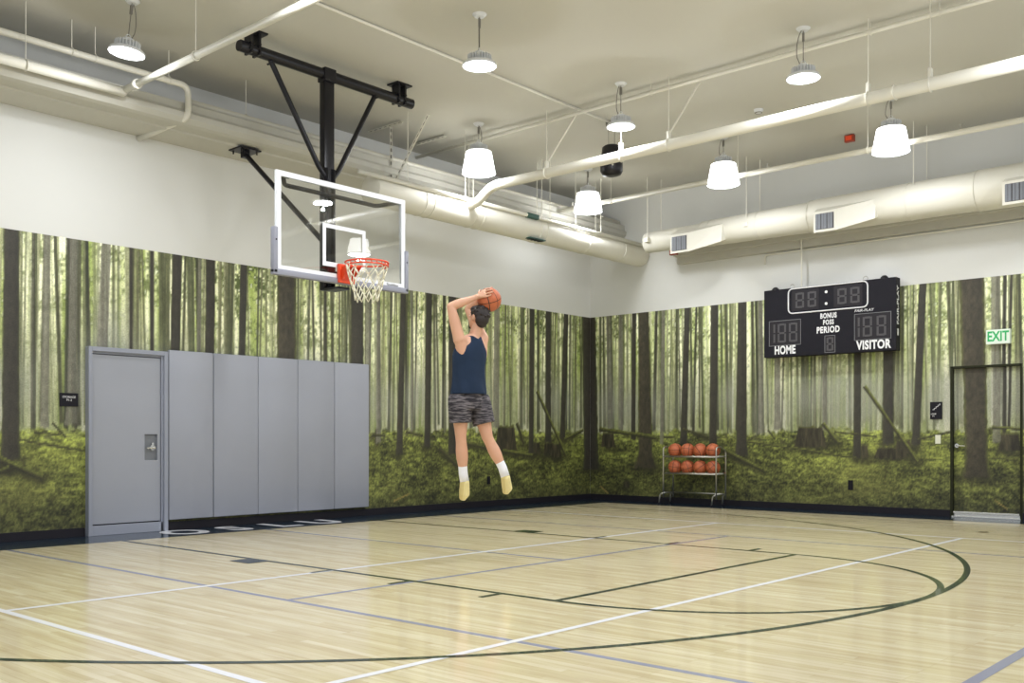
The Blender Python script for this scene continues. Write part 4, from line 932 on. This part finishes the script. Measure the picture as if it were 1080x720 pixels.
# hair and short beard
bm = B(); ell(bm, hp_(0, -.022, .040), (.084, .100, .088), rt); ell(bm, hp_(0, -.055, -.005), (.074, .066, .075), rt); ell(bm, hp_(0, .035, .080), (.068, .065, .042), rt); ell(bm, hp_(0, .068, -.092), (.03, .024, .020), rt); ell(bm, hp_(0, -.06, -.055), (.052, .045, .035), rt)
rs = random.Random(5)
for i in range(90):
    a = rs.uniform(0, 2*PI); e_ = rs.uniform(-.3, 1.4); v = Vector((.082*math.cos(a)*math.cos(e_), -.025+.098*math.sin(a)*math.cos(e_), .042+.088*math.sin(e_)))
    if v.y > .04 and v.z < .08: continue
    ell(bm, hp_(*v), (.013, .013, .010), rt)
for v in list(bm.verts):
    pass
hair = mobj('hair', bm, M['hair']); remesh(hair, .0045, 4)
# tank top
bm = B()
loft(bm, [((-.12, -3.288, 1.545), .196, .156), ((-.12, -3.288, 1.60), .194, .153), ((-.12, -3.288, 1.68), .182, .142), ((-.118, -3.29, 1.78), .178, .134), ((-.114, -3.292, 1.88), .192, .138), ((-.11, -3.297, 1.95), .200, .140),
          ((-.107, -3.30, 2.00), .172, .130), ((-.103, -3.302, 2.045), .128, .124), ((-.10, -3.306, 2.085), .108, .108), ((-.098, -3.31, 2.115), .100, .085)], 48, False)
for v in bm.verts:       # scooped neckline at the back, loose folds near the hem
    if v.co.z > 2.09 and abs(v.co.x+.1) < .05: v.co.z -= .03*(1-abs(v.co.x+.1)/.05)
    a = math.atan2(v.co.y+3.29, v.co.x+.12); f = max(0, 2.0-v.co.z)*.020*math.sin(a*7+v.co.z*16+2*math.sin(a*2)); v.co.x += f*math.cos(a); v.co.y += f*math.sin(a)
tk = mobj('tank_top', bm, M['tank'], man); so = tk.modifiers.new('t', 'SOLIDIFY'); so.thickness = .006; ss = tk.modifiers.new('u', 'SUBSURF'); ss.levels = 1; ss.render_levels = 1
# shorts
bm = B()
loft(bm, [((-.12, -3.288, 1.40), .165, .135), ((-.12, -3.288, 1.47), .176, .142), ((-.12, -3.288, 1.545), .176, .140), ((-.12, -3.288, 1.60), .168, .132)])
for s in ('l', 'r'):
    hp, kn = J[s+'hip'], J[s+'kn']; hem = hp.lerp(kn, .66); d = (kn-hp).normalized()
    tube(bm, [hp+Vector((0, 0, .04)), hp, hp.lerp(kn, .3), hem-d*.03, hem], [.10, .118, .118, .110, .112], 28)
sh = mobj('shorts', bm, M['shorts']); remesh(sh, .008, 3)
# socks and shoes
for s in ('l', 'r'):
    kn, an, hl, fb, to = (J[s+k] for k in ('kn', 'an', 'heel', 'ball', 'toe'))
    d = (an-kn).normalized(); top = an-d*(.185 if s == 'l' else .20)
    bm = tb([top, top+d*.02, an-d*.05, an, an.lerp(hl, .95)], [.050, .050, .044, .044, .045], 24); mobj('sock', bm, M['sock'])
    bm = B(); cap(bm, hl, hl.lerp(fb, .1), .046, .046); cap(bm, hl, fb, .046, .051); cap(bm, fb, to, .051, .036)
    so = mobj('shoe', bm, M['shoe']); remesh(so, .006, 3)
    bm = B(); bk = Vector((0, -.018, -.012)); cap(bm, hl+bk, fb+bk, .036, .042, 16); cap(bm, fb+bk, to+bk*.7, .042, .028, 16)
    sl = mobj('sole', bm, M['sole']); sl.parent = so; remesh(sl, .006, 2)
